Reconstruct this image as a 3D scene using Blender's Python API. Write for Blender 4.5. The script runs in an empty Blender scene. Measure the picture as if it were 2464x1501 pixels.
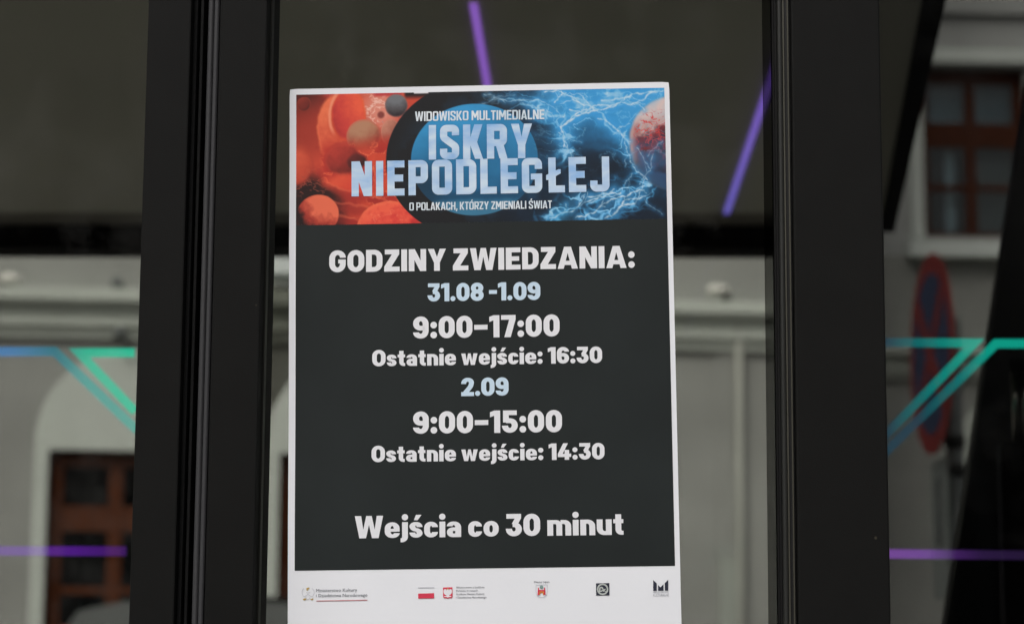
import bpy, bmesh, math, random
import numpy as np
from mathutils import Vector, Matrix
from mathutils.geometry import tessellate_polygon

random.seed(7)
SC = bpy.context.scene
COL = SC.collection
PI = math.pi

# ------------------------------------------------------------------ camera
FPX = 5457.0                      # focal length in pixels of a 2464 px wide frame
CX, CY = 1232.0, 750.5
EYE = Vector((0.0, -1.76, 1.55))
_z = Vector((236.0, 35450.0, FPX)).normalized()          # world up, seen by the camera (right, up, forward)
_y = Vector((159.0, -840.0, FPX)); _y = (_y - _z * _y.dot(_z)).normalized()
_x = Vector((FPX, 0, 0)); _x = (_x - _z * _x.dot(_z) - _y * _x.dot(_y)).normalized()
RIGHT = Vector((_x[0], _y[0], _z[0])); UP = Vector((_x[1], _y[1], _z[1])); FWD = Vector((_x[2], _y[2], _z[2]))
cam = bpy.data.cameras.new('camera')
cam.sensor_fit = 'HORIZONTAL'; cam.sensor_width = 36.0; cam.lens = 36.0 * FPX / 2464.0
cam.clip_start = 0.02; cam.clip_end = 3000.0
cam.dof.use_dof = True; cam.dof.focus_distance = 1.78; cam.dof.aperture_fstop = 7.8
camo = bpy.data.objects.new('camera', cam); COL.objects.link(camo)
_m = Matrix.Identity(4)
for i in range(3):
    _m[i][0] = RIGHT[i]; _m[i][1] = UP[i]; _m[i][2] = -FWD[i]; _m[i][3] = EYE[i]
camo.matrix_world = _m
SC.camera = camo

# ------------------------------------------------------------------ world, sun, exposure
SUN_EL, SUN_AZ = math.radians(48), math.radians(205)     # high, behind the camera, veiled by cloud
w = bpy.data.worlds.new('World'); SC.world = w; w.use_nodes = True
nt = w.node_tree; nt.nodes.clear()
sky = nt.nodes.new('ShaderNodeTexSky'); sky.sky_type = 'NISHITA'; sky.sun_disc = False
sky.sun_elevation = SUN_EL; sky.sun_rotation = SUN_AZ; sky.air_density = 1.0; sky.dust_density = 6.0; sky.ozone_density = 1.0
hsv = nt.nodes.new('ShaderNodeHueSaturation'); hsv.inputs['Saturation'].default_value = 0.30
bg = nt.nodes.new('ShaderNodeBackground'); bg.inputs['Strength'].default_value = 0.10
wo = nt.nodes.new('ShaderNodeOutputWorld')
nt.links.new(sky.outputs[0], hsv.inputs['Color']); nt.links.new(hsv.outputs[0], bg.inputs['Color']); nt.links.new(bg.outputs[0], wo.inputs[0])
sl = bpy.data.lights.new('sun', 'SUN'); sl.energy = 0.8; sl.angle = math.radians(25); sl.color = (1.0, 0.985, 0.965)
so = bpy.data.objects.new('sun', sl); COL.objects.link(so)
_d = Vector((math.sin(SUN_AZ) * math.cos(SUN_EL), math.cos(SUN_AZ) * math.cos(SUN_EL), math.sin(SUN_EL)))
so.rotation_euler = _d.to_track_quat('Z', 'Y').to_euler(); so.location = (0, -6, 14)
SC.view_settings.view_transform = 'Standard'; SC.view_settings.look = 'None'
SC.view_settings.exposure = 0.55; SC.view_settings.gamma = 1.0
SC.cycles.max_bounces = 10; SC.cycles.transparent_max_bounces = 24
SC.cycles.use_denoising = True
SC.cycles.caustics_reflective = False; SC.cycles.caustics_refractive = False


def ray(px, py):
    return (RIGHT * (px - CX) + UP * (CY - py) + FWD * FPX)

def at(px, py, Y):
    """world point where the photograph's pixel meets the upright plane y = Y"""
    d = ray(px, py); return EYE + d * ((Y - EYE.y) / d.y)

def at_z(px, py, Z):
    d = ray(px, py); return EYE + d * ((Z - EYE.z) / d.z)

def on_plane(px, py, p0, n):
    d = ray(px, py); return EYE + d * ((p0 - EYE).dot(n) / d.dot(n))


# ------------------------------------------------------------------ materials
def lin(c):
    return tuple(((v / 255) / 12.92 if v / 255 <= 0.04045 else ((v / 255 + 0.055) / 1.055) ** 2.4) for v in c)

def pmat(name, col, rough=0.6, metal=0.0, var=0.12, scale=8.0, bump=0.0, bscale=60.0, spec=0.5, coat=0.0, stretch=None):
    m = bpy.data.materials.new(name); m.use_nodes = True
    nt = m.node_tree; b = nt.nodes['Principled BSDF']
    b.inputs['Roughness'].default_value = rough; b.inputs['Metallic'].default_value = metal
    b.inputs['Specular IOR Level'].default_value = spec; b.inputs['Coat Weight'].default_value = coat
    tc = nt.nodes.new('ShaderNodeTexCoord'); src = tc.outputs['Object']
    if stretch:
        mp = nt.nodes.new('ShaderNodeMapping'); mp.inputs['Scale'].default_value = stretch
        nt.links.new(src, mp.inputs['Vector']); src = mp.outputs[0]
    n = nt.nodes.new('ShaderNodeTexNoise'); n.inputs['Scale'].default_value = scale; n.inputs['Detail'].default_value = 6
    nt.links.new(src, n.inputs['Vector'])
    r = nt.nodes.new('ShaderNodeValToRGB'); r.color_ramp.elements[0].position = 0.3; r.color_ramp.elements[1].position = 0.7
    r.color_ramp.elements[0].color = tuple(c * (1 - var) for c in col[:3]) + (1,)
    r.color_ramp.elements[1].color = tuple(min(1, c * (1 + var)) for c in col[:3]) + (1,)
    nt.links.new(n.outputs['Fac'], r.inputs[0]); nt.links.new(r.outputs[0], b.inputs['Base Color'])
    if bump:
        n2 = nt.nodes.new('ShaderNodeTexNoise'); n2.inputs['Scale'].default_value = bscale; n2.inputs['Detail'].default_value = 4
        nt.links.new(src, n2.inputs['Vector'])
        bp = nt.nodes.new('ShaderNodeBump'); bp.inputs['Strength'].default_value = bump; bp.inputs['Distance'].default_value = 0.01
        nt.links.new(n2.outputs['Fac'], bp.inputs['Height']); nt.links.new(bp.outputs[0], b.inputs['Normal'])
    return m

def glass_mat(name, tint, refl=0.012, dirt=0.01):
    """tint is what one face of the pane lets through (a pane has two)"""
    m = bpy.data.materials.new(name); m.use_nodes = True
    nt = m.node_tree; nt.nodes.clear()
    out = nt.nodes.new('ShaderNodeOutputMaterial')
    t = nt.nodes.new('ShaderNodeBsdfTransparent'); t.inputs[0].default_value = tuple(tint) + (1,)
    g = nt.nodes.new('ShaderNodeBsdfGlossy'); g.inputs['Roughness'].default_value = 0.02
    mx = nt.nodes.new('ShaderNodeMixShader'); mx.inputs[0].default_value = refl
    nt.links.new(t.outputs[0], mx.inputs[1]); nt.links.new(g.outputs[0], mx.inputs[2])
    d = nt.nodes.new('ShaderNodeBsdfDiffuse'); d.inputs[0].default_value = (0.5, 0.5, 0.48, 1)
    tc = nt.nodes.new('ShaderNodeTexCoord'); n = nt.nodes.new('ShaderNodeTexNoise'); n.inputs['Scale'].default_value = 9; n.inputs['Detail'].default_value = 9
    n.inputs['Roughness'].default_value = 0.7
    nt.links.new(tc.outputs['Object'], n.inputs['Vector'])
    mr = nt.nodes.new('ShaderNodeMapRange'); mr.inputs['From Min'].default_value = 0.5; mr.inputs['From Max'].default_value = 0.85
    mr.inputs['To Min'].default_value = 0.0; mr.inputs['To Max'].default_value = dirt
    nt.links.new(n.outputs['Fac'], mr.inputs['Value'])
    m2 = nt.nodes.new('ShaderNodeMixShader'); nt.links.new(mr.outputs[0], m2.inputs[0])
    nt.links.new(mx.outputs[0], m2.inputs[1]); nt.links.new(d.outputs[0], m2.inputs[2])
    nt.links.new(m2.outputs[0], out.inputs[0])
    return m

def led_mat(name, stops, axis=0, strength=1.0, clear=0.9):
    """a translucent coloured light strip or painted strip reflection; its colour runs along its own length (generated coordinates)"""
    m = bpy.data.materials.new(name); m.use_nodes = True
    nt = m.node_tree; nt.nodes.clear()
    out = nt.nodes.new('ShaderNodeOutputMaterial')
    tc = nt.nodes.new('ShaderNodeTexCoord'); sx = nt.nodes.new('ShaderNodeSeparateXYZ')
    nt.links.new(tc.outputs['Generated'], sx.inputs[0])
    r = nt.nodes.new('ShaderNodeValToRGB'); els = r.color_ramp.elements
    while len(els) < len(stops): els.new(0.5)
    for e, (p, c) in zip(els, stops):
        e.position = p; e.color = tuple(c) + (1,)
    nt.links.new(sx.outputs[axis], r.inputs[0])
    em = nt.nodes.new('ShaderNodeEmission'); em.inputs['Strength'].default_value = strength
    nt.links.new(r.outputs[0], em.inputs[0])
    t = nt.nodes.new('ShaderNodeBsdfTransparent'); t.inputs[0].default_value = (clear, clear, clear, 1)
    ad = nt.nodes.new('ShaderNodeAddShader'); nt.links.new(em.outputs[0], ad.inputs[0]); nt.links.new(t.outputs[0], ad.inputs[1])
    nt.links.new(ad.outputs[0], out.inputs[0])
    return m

M = {}
M['frame'] = pmat('charcoal_powder_coat', (0.0058, 0.0058, 0.0054), rough=0.6, var=0.08, scale=30, bump=0.05, bscale=900, spec=0.10)
M['frame_light'] = pmat('worn_cover_profile', (0.046, 0.046, 0.049), rough=0.55, var=0.12, scale=14, spec=0.25, stretch=(1, 1, 0.05))
M['frame_edge'] = pmat('polished_profile_edge', (0.018, 0.018, 0.014), rough=0.5, var=0.1, scale=40, spec=0.3)
M['rubber'] = pmat('black_rubber', (0.004, 0.004, 0.004), rough=0.7, var=0.1, scale=40, spec=0.2)
M['glass'] = glass_mat('clear_tinted_glass', (0.80, 0.80, 0.775), dirt=0.035)
M['glass_far'] = glass_mat('rear_tinted_glass', (0.86, 0.86, 0.84), refl=0.01, dirt=0.004)
M['glass_dark'] = glass_mat('smoked_glass', (0.555, 0.555, 0.54))
M['dimming_glass'] = glass_mat('dimming_tint', (0.62, 0.62, 0.595), dirt=0.004)
M['ceiling'] = pmat('olive_grey_ceiling', (0.42, 0.428, 0.36), rough=0.7, var=0.04, scale=2.5, bump=0.05, bscale=40)
M['black'] = pmat('matt_black', (0.004, 0.004, 0.004), rough=0.8, var=0.1, scale=10, spec=0.1)
M['soft_black'] = pmat('satin_black', (0.0085, 0.0085, 0.0085), rough=0.5, var=0.1, scale=6, spec=0.3)
M['sensor'] = pmat('grey_plastic', (0.16, 0.16, 0.15), rough=0.6, var=0.05, scale=30)
M['side_profile'] = pmat('grey_side_profile', (0.015, 0.0155, 0.014), rough=0.5, var=0.12, scale=4, spec=0.3, stretch=(1, 1, 0.2))
M['edge_band'] = glass_mat('dark_glass_edge', (0.39, 0.39, 0.375))
M['ceiling_shade'] = pmat('painted_ceiling_shade', (0.15, 0.145, 0.12), rough=0.8, var=0.05, scale=3)
M['edge_line'] = pmat('painted_edge_highlight', (0.055, 0.053, 0.042), rough=0.45, var=0.3, scale=9, spec=0.3, stretch=(1, 1, 0.3))  # thin edge highlights painted in as a lighter colour
M['wood_dark'] = pmat('dark_stained_wood', (0.060, 0.0195, 0.010), rough=0.55, var=0.3, scale=6, stretch=(8, 8, 0.6), spec=0.08)
M['floor'] = pmat('dark_floor', (0.10, 0.098, 0.09), rough=0.5, var=0.15, scale=5)
M['paper'] = pmat('white_paper', (0.755, 0.768, 0.80), rough=0.6, var=0.012, scale=25, bump=0.02, bscale=250, spec=0.2)
M['print_dark'] = pmat('printed_charcoal', (0.0135, 0.0175, 0.0175), rough=0.55, var=0.13, scale=14, spec=0.2)
M['ink_white'] = pmat('printed_white', (0.735, 0.74, 0.765), rough=0.6, var=0.01, scale=30, spec=0.2)
M['ink_blue'] = pmat('printed_pale_blue', (0.54, 0.67, 0.78), rough=0.6, var=0.02, scale=30, spec=0.2)
M['ink_grey'] = pmat('printed_grey', (0.13, 0.14, 0.16), rough=0.6, var=0.05, scale=30, spec=0.2)
M['ink_mid'] = pmat('printed_mid_grey', (0.36, 0.37, 0.40), rough=0.6, var=0.05, scale=30, spec=0.2)
M['ink_pale'] = pmat('printed_pale_grey', (0.55, 0.56, 0.60), rough=0.6, var=0.05, scale=30, spec=0.2)
M['ink_red'] = pmat('printed_red', (0.62, 0.045, 0.085), rough=0.6, var=0.06, scale=30, spec=0.2)
M['ink_redline'] = pmat('printed_red_rule', (0.50, 0.16, 0.17), rough=0.6, var=0.06, scale=30, spec=0.2)
M['ink_gold'] = pmat('printed_gold', (0.50, 0.36, 0.10), rough=0.6, var=0.06, scale=30, spec=0.2)
M['ink_orange'] = pmat('printed_orange', (0.62, 0.20, 0.04), rough=0.6, var=0.25, scale=300, spec=0.2)
M['ink_green'] = pmat('printed_grey_green', (0.20, 0.30, 0.28), rough=0.6, var=0.1, scale=30, spec=0.2)
M['ink_silver'] = pmat('printed_silver', (0.42, 0.45, 0.43), rough=0.6, var=0.15, scale=200, spec=0.2)
M['ink_navy'] = pmat('printed_navy', (0.025, 0.028, 0.045), rough=0.6, var=0.1, scale=30, spec=0.2)
M['plaster'] = pmat('grey_plaster', (0.345, 0.354, 0.345), rough=0.9, var=0.13, scale=1.3, bump=0.25, bscale=40)
M['trim'] = pmat('pale_plaster_trim', (0.57, 0.61, 0.575), rough=0.85, var=0.05, scale=3, bump=0.15, bscale=40)
M['pipe'] = pmat('painted_downpipe', (0.36, 0.37, 0.345), rough=0.8, var=0.05, scale=3)
M['plinth'] = pmat('pale_plinth', (0.385, 0.415, 0.39), rough=0.85, var=0.05, scale=3)
M['white_trim'] = pmat('white_plaster', (0.61, 0.655, 0.625), rough=0.85, var=0.04, scale=3, bump=0.15, bscale=40)
M['sill'] = pmat('white_painted_sill', (0.80, 0.86, 0.88), rough=0.6, var=0.04, scale=3)
M['wood'] = pmat('red_brown_wood', (0.092, 0.026, 0.009), rough=0.5, var=0.3, scale=6, stretch=(8, 8, 0.6), spec=0.12)
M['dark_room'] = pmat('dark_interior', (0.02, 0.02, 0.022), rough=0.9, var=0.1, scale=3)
M['curtain'] = pmat('net_curtain', (0.50, 0.55, 0.58), rough=0.9, var=0.2, scale=5, stretch=(14, 1, 0.5))
M['pane_far'] = glass_mat('old_window_glass', (0.72, 0.78, 0.80), refl=0.05, dirt=0.05)
M['roof'] = pmat('roof_tiles', (0.22, 0.09, 0.06), rough=0.8, var=0.25, scale=14)
M['sign_red'] = pmat('sign_red', (0.27, 0.052, 0.052), rough=0.75, spec=0.04, var=0.08, scale=5)
M['sign_blue'] = pmat('sign_blue', (0.060, 0.080, 0.15), rough=0.75, spec=0.04, var=0.08, scale=5)
M['galv'] = pmat('galvanised_steel', (0.16, 0.175, 0.18), rough=0.5, metal=0.3, var=0.15, scale=14)
M['galv_light'] = pmat('bright_zinc', (0.30, 0.33, 0.33), rough=0.5, metal=0.2, var=0.1, scale=14)
M['steel'] = pmat('brushed_steel', (0.30, 0.29, 0.25), rough=0.3, metal=0.9, var=0.1, scale=14)
M['asphalt'] = pmat('asphalt', (0.05, 0.05, 0.05), rough=0.9, var=0.25, scale=40, bump=0.3, bscale=300)
M['paving'] = pmat('grey_paving', (0.22, 0.21, 0.20), rough=0.9, var=0.2, scale=5, bump=0.2, bscale=60)
M['kerb'] = pmat('kerb_concrete', (0.30, 0.30, 0.29), rough=0.9, var=0.12, scale=8)
M['car'] = pmat('silver_grey_paint', (0.20, 0.215, 0.22), rough=0.35, metal=0.4, var=0.03, scale=3, coat=0.5)
M['car_glass'] = pmat('dark_car_glass', (0.012, 0.014, 0.015), rough=0.08, var=0.05, scale=3)
M['tyre'] = pmat('tyre_rubber', (0.012, 0.012, 0.012), rough=0.85, var=0.1, scale=30)
M['tail'] = pmat('tail_lamp_red', (0.35, 0.03, 0.02), rough=0.25, var=0.1, scale=20)
M['lamp_white'] = pmat('lamp_housing', (0.78, 0.78, 0.74), rough=0.5, var=0.05, scale=6)
M['opp'] = pmat('dark_brick', (0.055, 0.045, 0.04), rough=0.9, var=0.25, scale=9, bump=0.2, bscale=40)
M['bark'] = pmat('bark', (0.05, 0.04, 0.03), rough=0.9, var=0.3, scale=12)


def specks(m, col, amount=0.06, scale=140, seed=0.0):
    """a few pale dust specks on a painted profile"""
    nt = m.node_tree; b = nt.nodes['Principled BSDF']; src = b.inputs['Base Color'].links[0].from_socket
    tc = nt.nodes.new('ShaderNodeTexCoord'); vo = nt.nodes.new('ShaderNodeTexVoronoi'); vo.inputs['Scale'].default_value = scale
    nt.links.new(tc.outputs['Object'], vo.inputs['Vector'])
    sx = nt.nodes.new('ShaderNodeSeparateColor'); nt.links.new(vo.outputs['Color'], sx.inputs[0])
    lt = nt.nodes.new('ShaderNodeMath'); lt.operation = 'LESS_THAN'; lt.inputs[1].default_value = amount; nt.links.new(sx.outputs[0], lt.inputs[0])
    l2 = nt.nodes.new('ShaderNodeMath'); l2.operation = 'LESS_THAN'; l2.inputs[1].default_value = 0.13; nt.links.new(vo.outputs['Distance'], l2.inputs[0])
    mu = nt.nodes.new('ShaderNodeMath'); mu.operation = 'MULTIPLY'; nt.links.new(lt.outputs[0], mu.inputs[0]); nt.links.new(l2.outputs[0], mu.inputs[1])
    mx = nt.nodes.new('ShaderNodeMix'); mx.data_type = 'RGBA'; nt.links.new(mu.outputs[0], mx.inputs['Factor'])
    nt.links.new(src, mx.inputs['A']); mx.inputs['B'].default_value = tuple(col) + (1,)
    nt.links.new(mx.outputs['Result'], b.inputs['Base Color'])
specks(M['frame'], (0.04, 0.036, 0.026), 0.008, 120)

# ------------------------------------------------------------------ mesh helpers
def tag(o, label=None, cat=None, group=None, kind=None):
    for k, v in (('label', label), ('category', cat), ('group', group), ('kind', kind)):
        if v: o[k] = v
    return o

def thing(name, label, cat, loc=(0, 0, 0), rz=0.0, group=None):
    o = bpy.data.objects.new(name, None); COL.objects.link(o)
    o.empty_display_size = 0.1
    o.location = loc; o.rotation_euler = (0, 0, rz)
    return tag(o, label, cat, group)

class MB:
    def __init__(self): self.bm = bmesh.new()
    def box(self, x0, y0, z0, x1, y1, z1, bevel=0.0, seg=2):
        vs = [self.bm.verts.new(c) for c in ((x0,y0,z0),(x1,y0,z0),(x1,y1,z0),(x0,y1,z0),(x0,y0,z1),(x1,y0,z1),(x1,y1,z1),(x0,y1,z1))]
        fs = [self.bm.faces.new([vs[i] for i in f]) for f in ((3,2,1,0),(4,5,6,7),(0,1,5,4),(1,2,6,5),(2,3,7,6),(3,0,4,7))]
        if bevel:
            es = list({e for f in fs for e in f.edges})
            bmesh.ops.bevel(self.bm, geom=es, offset=bevel, segments=seg, affect='EDGES', profile=0.6)
        return self
    def poly_prism(self, pts, n, depth):
        """pts: 3D outline; pushed along n by depth"""
        n = Vector(n); a = [self.bm.verts.new(p) for p in pts]; b = [self.bm.verts.new(Vector(p) + n * depth) for p in pts]
        tri = tessellate_polygon([[Vector(p) for p in pts]])
        for t in tri:
            self.bm.faces.new([a[i] for i in t]); self.bm.faces.new([b[i] for i in reversed(t)])
        k = len(pts)
        for i in range(k):
            j = (i + 1) % k
            self.bm.faces.new((a[i], b[i], b[j], a[j]))
        return self
    def quad(self, *p):
        self.bm.faces.new([self.bm.verts.new(q) for q in p]); return self
    def tube(self, p, q, r0, r1=None, seg=16):
        p, q = Vector(p), Vector(q); r1 = r0 if r1 is None else r1
        ax = (q - p).normalized(); u = ax.orthogonal().normalized(); v = ax.cross(u)
        A = []; B = []
        for i in range(seg):
            t = 2 * PI * i / seg; d = u * math.cos(t) + v * math.sin(t)
            A.append(self.bm.verts.new(p + d * r0)); B.append(self.bm.verts.new(q + d * r1))
        for i in range(seg):
            j = (i + 1) % seg; self.bm.faces.new((A[i], A[j], B[j], B[i]))
        self.bm.faces.new(list(reversed(A))); self.bm.faces.new(B)
        return self
    def ball(self, c, r, sc=(1, 1, 1)):
        bmesh.ops.create_icosphere(self.bm, subdivisions=3, radius=r, matrix=Matrix.Translation(c) @ Matrix.Diagonal((*sc, 1)))
        return self
    def build(self, name, mat, parent=None, smooth=False, label=None):
        bmesh.ops.recalc_face_normals(self.bm, faces=self.bm.faces)
        me = bpy.data.meshes.new(name); self.bm.to_mesh(me); self.bm.free()
        me.materials.append(mat)
        if smooth:
            for p in me.polygons: p.use_smooth = True
        o = bpy.data.objects.new(name, me); COL.objects.link(o)
        if parent: o.parent = parent
        if label: o['label'] = label
        return o

def extrude_profile(mb, prof, x0, x1):
    """prof: (y, z) outline, swept along x"""
    mb.poly_prism([(x0, y, z) for y, z in prof], (1, 0, 0), x1 - x0); return mb


# ------------------------------------------------------------------ ground
o = MB().quad((-400, -400, -0.16), (400, -400, -0.16), (400, 900, -0.16), (-400, 900, -0.16)).build('ground', M['paving']); tag(o, kind='structure')
o = MB().quad((-120, 7.6, -0.15), (120, 7.6, -0.15), (120, 13.4, -0.15), (-120, 13.4, -0.15)).build('road', M['asphalt']); tag(o, kind='structure')
mb = MB(); mb.box(-60, -9, -0.155, 60, 7.45, 0.0)
o = mb.build('pavement', M['paving']); tag(o, kind='structure')
mb = MB()
for i in range(60): mb.box(-60 + i * 2 + .004, 7.45, -0.155, -58 + i * 2 - .004, 7.6, 0.008, bevel=0.012)
o = mb.build('kerb', M['kerb']); tag(o, kind='structure')

# ------------------------------------------------------------------ glass pavilion
CEIL = 2.54; FAR = 3.42; FLOORZ = 0.05
pav = thing('glass_pavilion', 'black framed glass pavilion with dark ceiling that carries the white poster', 'pavilion')
def X0(px, py=750.0, Y=0.0): return at(px, py, Y).x
def lean(pt, pb, Y=-0.030): return 0.5 * (X0(pt, 0, Y) + X0(pb, 1501, Y))          # an upright edge, measured at the top and foot of the frame
G_TOP = 2.44

# near front: profile edges
xa = lean(359, 308); xb = lean(462, 417); xc = lean(500, 460, -.025); xd = lean(535, 492); xe = lean(641, 611)
ra = lean(1833, 1850, 0); rb = lean(1863, 1875, -.006); rc = lean(1884, 1902, -.02); rd = lean(1903, 1922); re_ = lean(2116, 2144)
LEFT_END, RIGHT_END = -2.3, 2.6

def profile_bar(x0, x1, y0, y1, z0, z1, name, mat, parent, bevel=0.0012, label=None):
    return MB().box(x0, y0, z0, x1, y1, z1, bevel=bevel).build(name, mat, parent, label=label)

def tall(x0, x1, y0, y1, name, mat, parent, bevel=0.0012, label=None):
    return profile_bar(x0, x1, y0, y1, FLOORZ, G_TOP, name, mat, parent, bevel, label)

# left door leaf
d1 = thing('glass_door', None, None); d1.parent = pav
tall(xa, xb, -0.030, 0.045, 'stile', M['frame'], d1)
MB().box(xb + .0002, -0.020, FLOORZ, xb + .0035, 0.03, G_TOP, bevel=.0008).box(xb + .0055, -0.018, FLOORZ, xb + .0080, 0.03, G_TOP, bevel=.0008).build('brush_seal', M['rubber'], d1)
tall(LEFT_END, LEFT_END + 0.06, -0.030, 0.045, 'stile', M['frame'], d1)
profile_bar(LEFT_END + .06, xa, -0.03, 0.045, FLOORZ, FLOORZ + .10, 'bottom_rail', M['frame'], d1)
profile_bar(LEFT_END + .06, xa, -0.03, 0.045, G_TOP - .05, G_TOP, 'top_rail', M['frame'], d1)
MB().box(LEFT_END + .06, 0, FLOORZ + .1, xa - .0001, 0.006, G_TOP - .05).build('pane', M['glass'], d1)
MB().box(xa - .0022, -0.006, FLOORZ + .1, xa - .0002, -0.0005, G_TOP - .05).build('gasket', M['frame_edge'], d1)
# back of the meeting gap
MB().box(xb, 0.031, FLOORZ, xc + .002, 0.04, G_TOP).build('meeting_strip', M['black'], d1)

# middle door leaf with the poster
d2 = thing('glass_door', None, None); d2.parent = pav
xcm = xc + (xd - xc) * .42
MB().box(xc, -0.024, FLOORZ, xcm, 0.03, G_TOP, bevel=.003, seg=3).box(xcm + .0004, -0.0265, FLOORZ, xd - .0022, 0.03, G_TOP, bevel=.0025, seg=3).build('cover_profile', M['frame_light'], d2)
tall(xd, xe, -0.030, 0.045, 'stile', M['frame'], d2)
MB().box(xd - .0018, -0.024, FLOORZ, xd - .0006, 0.03, G_TOP).build('seal', M['rubber'], d2)
MB().box(xe + .0002, -0.012, FLOORZ + .1, xe + .0016, -.0005, G_TOP - .05).build('gasket', M['frame_edge'], d2)
tall(ra + .0006, rb - .0012, -0.001, 0.009, 'edge_band', M['edge_band'], d2, bevel=0)
MB().box(rb - .001, -0.004, FLOORZ, rb, 0.010, G_TOP).build('stile', M['rubber'], d2)
profile_bar(xe, ra, -0.03, 0.045, FLOORZ, FLOORZ + .10, 'bottom_rail', M['frame'], d2)
profile_bar(xe, ra, -0.03, 0.045, G_TOP - .05, G_TOP, 'top_rail', M['frame'], d2)
MB().box(xe + .0001, 0, FLOORZ + .1, ra + .0004, 0.006, G_TOP - .05).build('pane', M['glass'], d2)
MB().box(rb + .0002, -0.010, FLOORZ, rb + .0016, 0.010, G_TOP).build('seal', M['rubber'], d2)

# post right of the poster
post = thing('door_post', None, None); post.parent = pav
xr1 = rb + .002
MB().box(xr1, -0.020, FLOORZ, rc - .0009, 0.012, G_TOP, bevel=.0015).build('side_strip', M['side_profile'], post)
MB().box(rc - .0007, -0.0205, FLOORZ, rc + .0003, 0.05, G_TOP).box(rc + (rd - rc) * .5, -0.0225, FLOORZ, rc + (rd - rc) * .5 + .0009, 0.05, G_TOP).build('trim_highlight', M['edge_line'], post)
MB().box(rc + .0005, -0.019, FLOORZ, rd - .0003, 0.045, G_TOP).build('reveal', M['soft_black'], post)
tall(rd, re_, -0.030, 0.075, 'face_plate', M['frame'], post, bevel=.0015)
MB().box(re_ + .0002, -0.020, FLOORZ, re_ + .0012, -.0005, G_TOP).build('gasket', M['edge_line'], post)

# right window
win = thing('window', None, None); win.parent = pav
MB().box(re_ + .0003, 0, FLOORZ + .1, RIGHT_END, 0.006, G_TOP - .05).build('pane', M['glass_dark'], win)
profile_bar(re_ + .0015, RIGHT_END, -0.03, 0.045, FLOORZ, FLOORZ + .10, 'frame', M['frame'], win)
profile_bar(re_ + .0015, RIGHT_END, -0.03, 0.045, G_TOP - .05, G_TOP, 'frame', M['frame'], win)
# head beam over all
MB().box(LEFT_END - .05, -0.05, G_TOP + .002, RIGHT_END + .05, 0.09, CEIL + .14, bevel=.004).build('head_beam', M['frame'], pav)

# ceiling: its right edge runs slightly aslant
c_far = at(2152, 560, FAR); c_far = Vector((c_far.x, FAR, CEIL)); c_near = at_z(2275, 0, CEIL)
k = (c_far.x - c_near.x) / (c_far.y - c_near.y)
cn = Vector((c_far.x + k * (0.092 - FAR), 0.092, CEIL))
dv = (c_far - cn).normalized(); nv = Vector((dv.y, -dv.x, 0))
ci, cf = cn - nv * .035, c_far - nv * .035
MB().poly_prism([(LEFT_END, .092, CEIL), (ci.x, .092, CEIL), (cf.x, FAR, CEIL), (LEFT_END, FAR, CEIL)], (0, 0, 1), 0.12).build('ceiling', M['ceiling'], pav)
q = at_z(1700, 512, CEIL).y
MB().box(LEFT_END, q, CEIL - .0015, cf.x - .006, FAR - .0705, CEIL + .001).build('ceiling_shade_strip', M['ceiling_shade'], pav)  # the ceiling's rear fade into shade, painted as a dark strip
# black edge beams
zh = at(900, 612, FAR).z
MB().box(LEFT_END, FAR - .07, zh, cf.x - .004, FAR + .05, CEIL - .002, bevel=.004).build('rear_beam', M['black'], pav)
mb = MB(); e0 = ci + nv * .001; e1 = cf + nv * .001
mb.poly_prism([(e0.x, .092, CEIL - .004), (e1.x, e1.y, CEIL - .004), (e1.x, e1.y, CEIL + .12), (e0.x, .092, CEIL + .12)], nv, 0.034)
mb.build('side_beam', M['black'], pav)
# rear posts and rear glass
for px in (420, 1180):
    xx = at(px, 900, FAR).x
    MB().box(xx - .03, FAR - .04, FLOORZ, xx + .03, FAR + .03, zh - .001, bevel=.003).build('rear_post', M['black'], pav)
MB().box(LEFT_END, FAR, FLOORZ + .03, RIGHT_END, FAR + .006, zh - .001).build('rear_pane', M['glass_far'], pav)
MB().box(LEFT_END, 0.091, -0.01, RIGHT_END, FAR - .002, FLOORZ).build('floor', M['floor'], pav)
# added tinted sheet, dims the wall seen beside the middle door's left stile
scr = [at(600, 690, FAR - .12), at(1150, 690, FAR - .12), at(1150, 1010, FAR - .12), at(1000, 900, FAR - .12), at(700, 905, FAR - .12), at(636, 1010, FAR - .12), at(600, 1040, FAR - .12)]
MB().poly_prism(scr, (0, 1, 0), .006).build('dimming_sheet', M['dimming_glass'], pav)

# ------------------------------------------------------------------ light strips and their reflections
def strip(pts, width, thick, mat, label, along, name='led_line', group=None):
    """pts: 3D centre line; the band lies in the plane spanned by its run and `along`"""
    mb = MB(); n = None
    pts = [Vector(p) for p in pts]; ring = []
    for i, p in enumerate(pts):
        a = (pts[min(i + 1, len(pts) - 1)] - p); b = (p - pts[max(i - 1, 0)])
        a = a.normalized() if a.length else b.normalized(); b = b.normalized() if b.length else a
        na = along.cross(a).normalized(); nb = along.cross(b).normalized()
        m_ = (na + nb).normalized(); m_ = m_ * (width / 2 / max(0.35, m_.dot(na)))
        ring.append([mb.bm.verts.new(p + m_), mb.bm.verts.new(p - m_)])
    for i in range(len(ring) - 1):
        mb.bm.faces.new((ring[i][0], ring[i][1], ring[i + 1][1], ring[i + 1][0]))
    r = bmesh.ops.extrude_face_region(mb.bm, geom=mb.bm.faces[:])
    bmesh.ops.translate(mb.bm, vec=along * thick, verts=[v for v in r['geom'] if isinstance(v, bmesh.types.BMVert)])
    o = mb.build(name, mat); tag(o, label, 'light strip', group)
    return o

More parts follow.
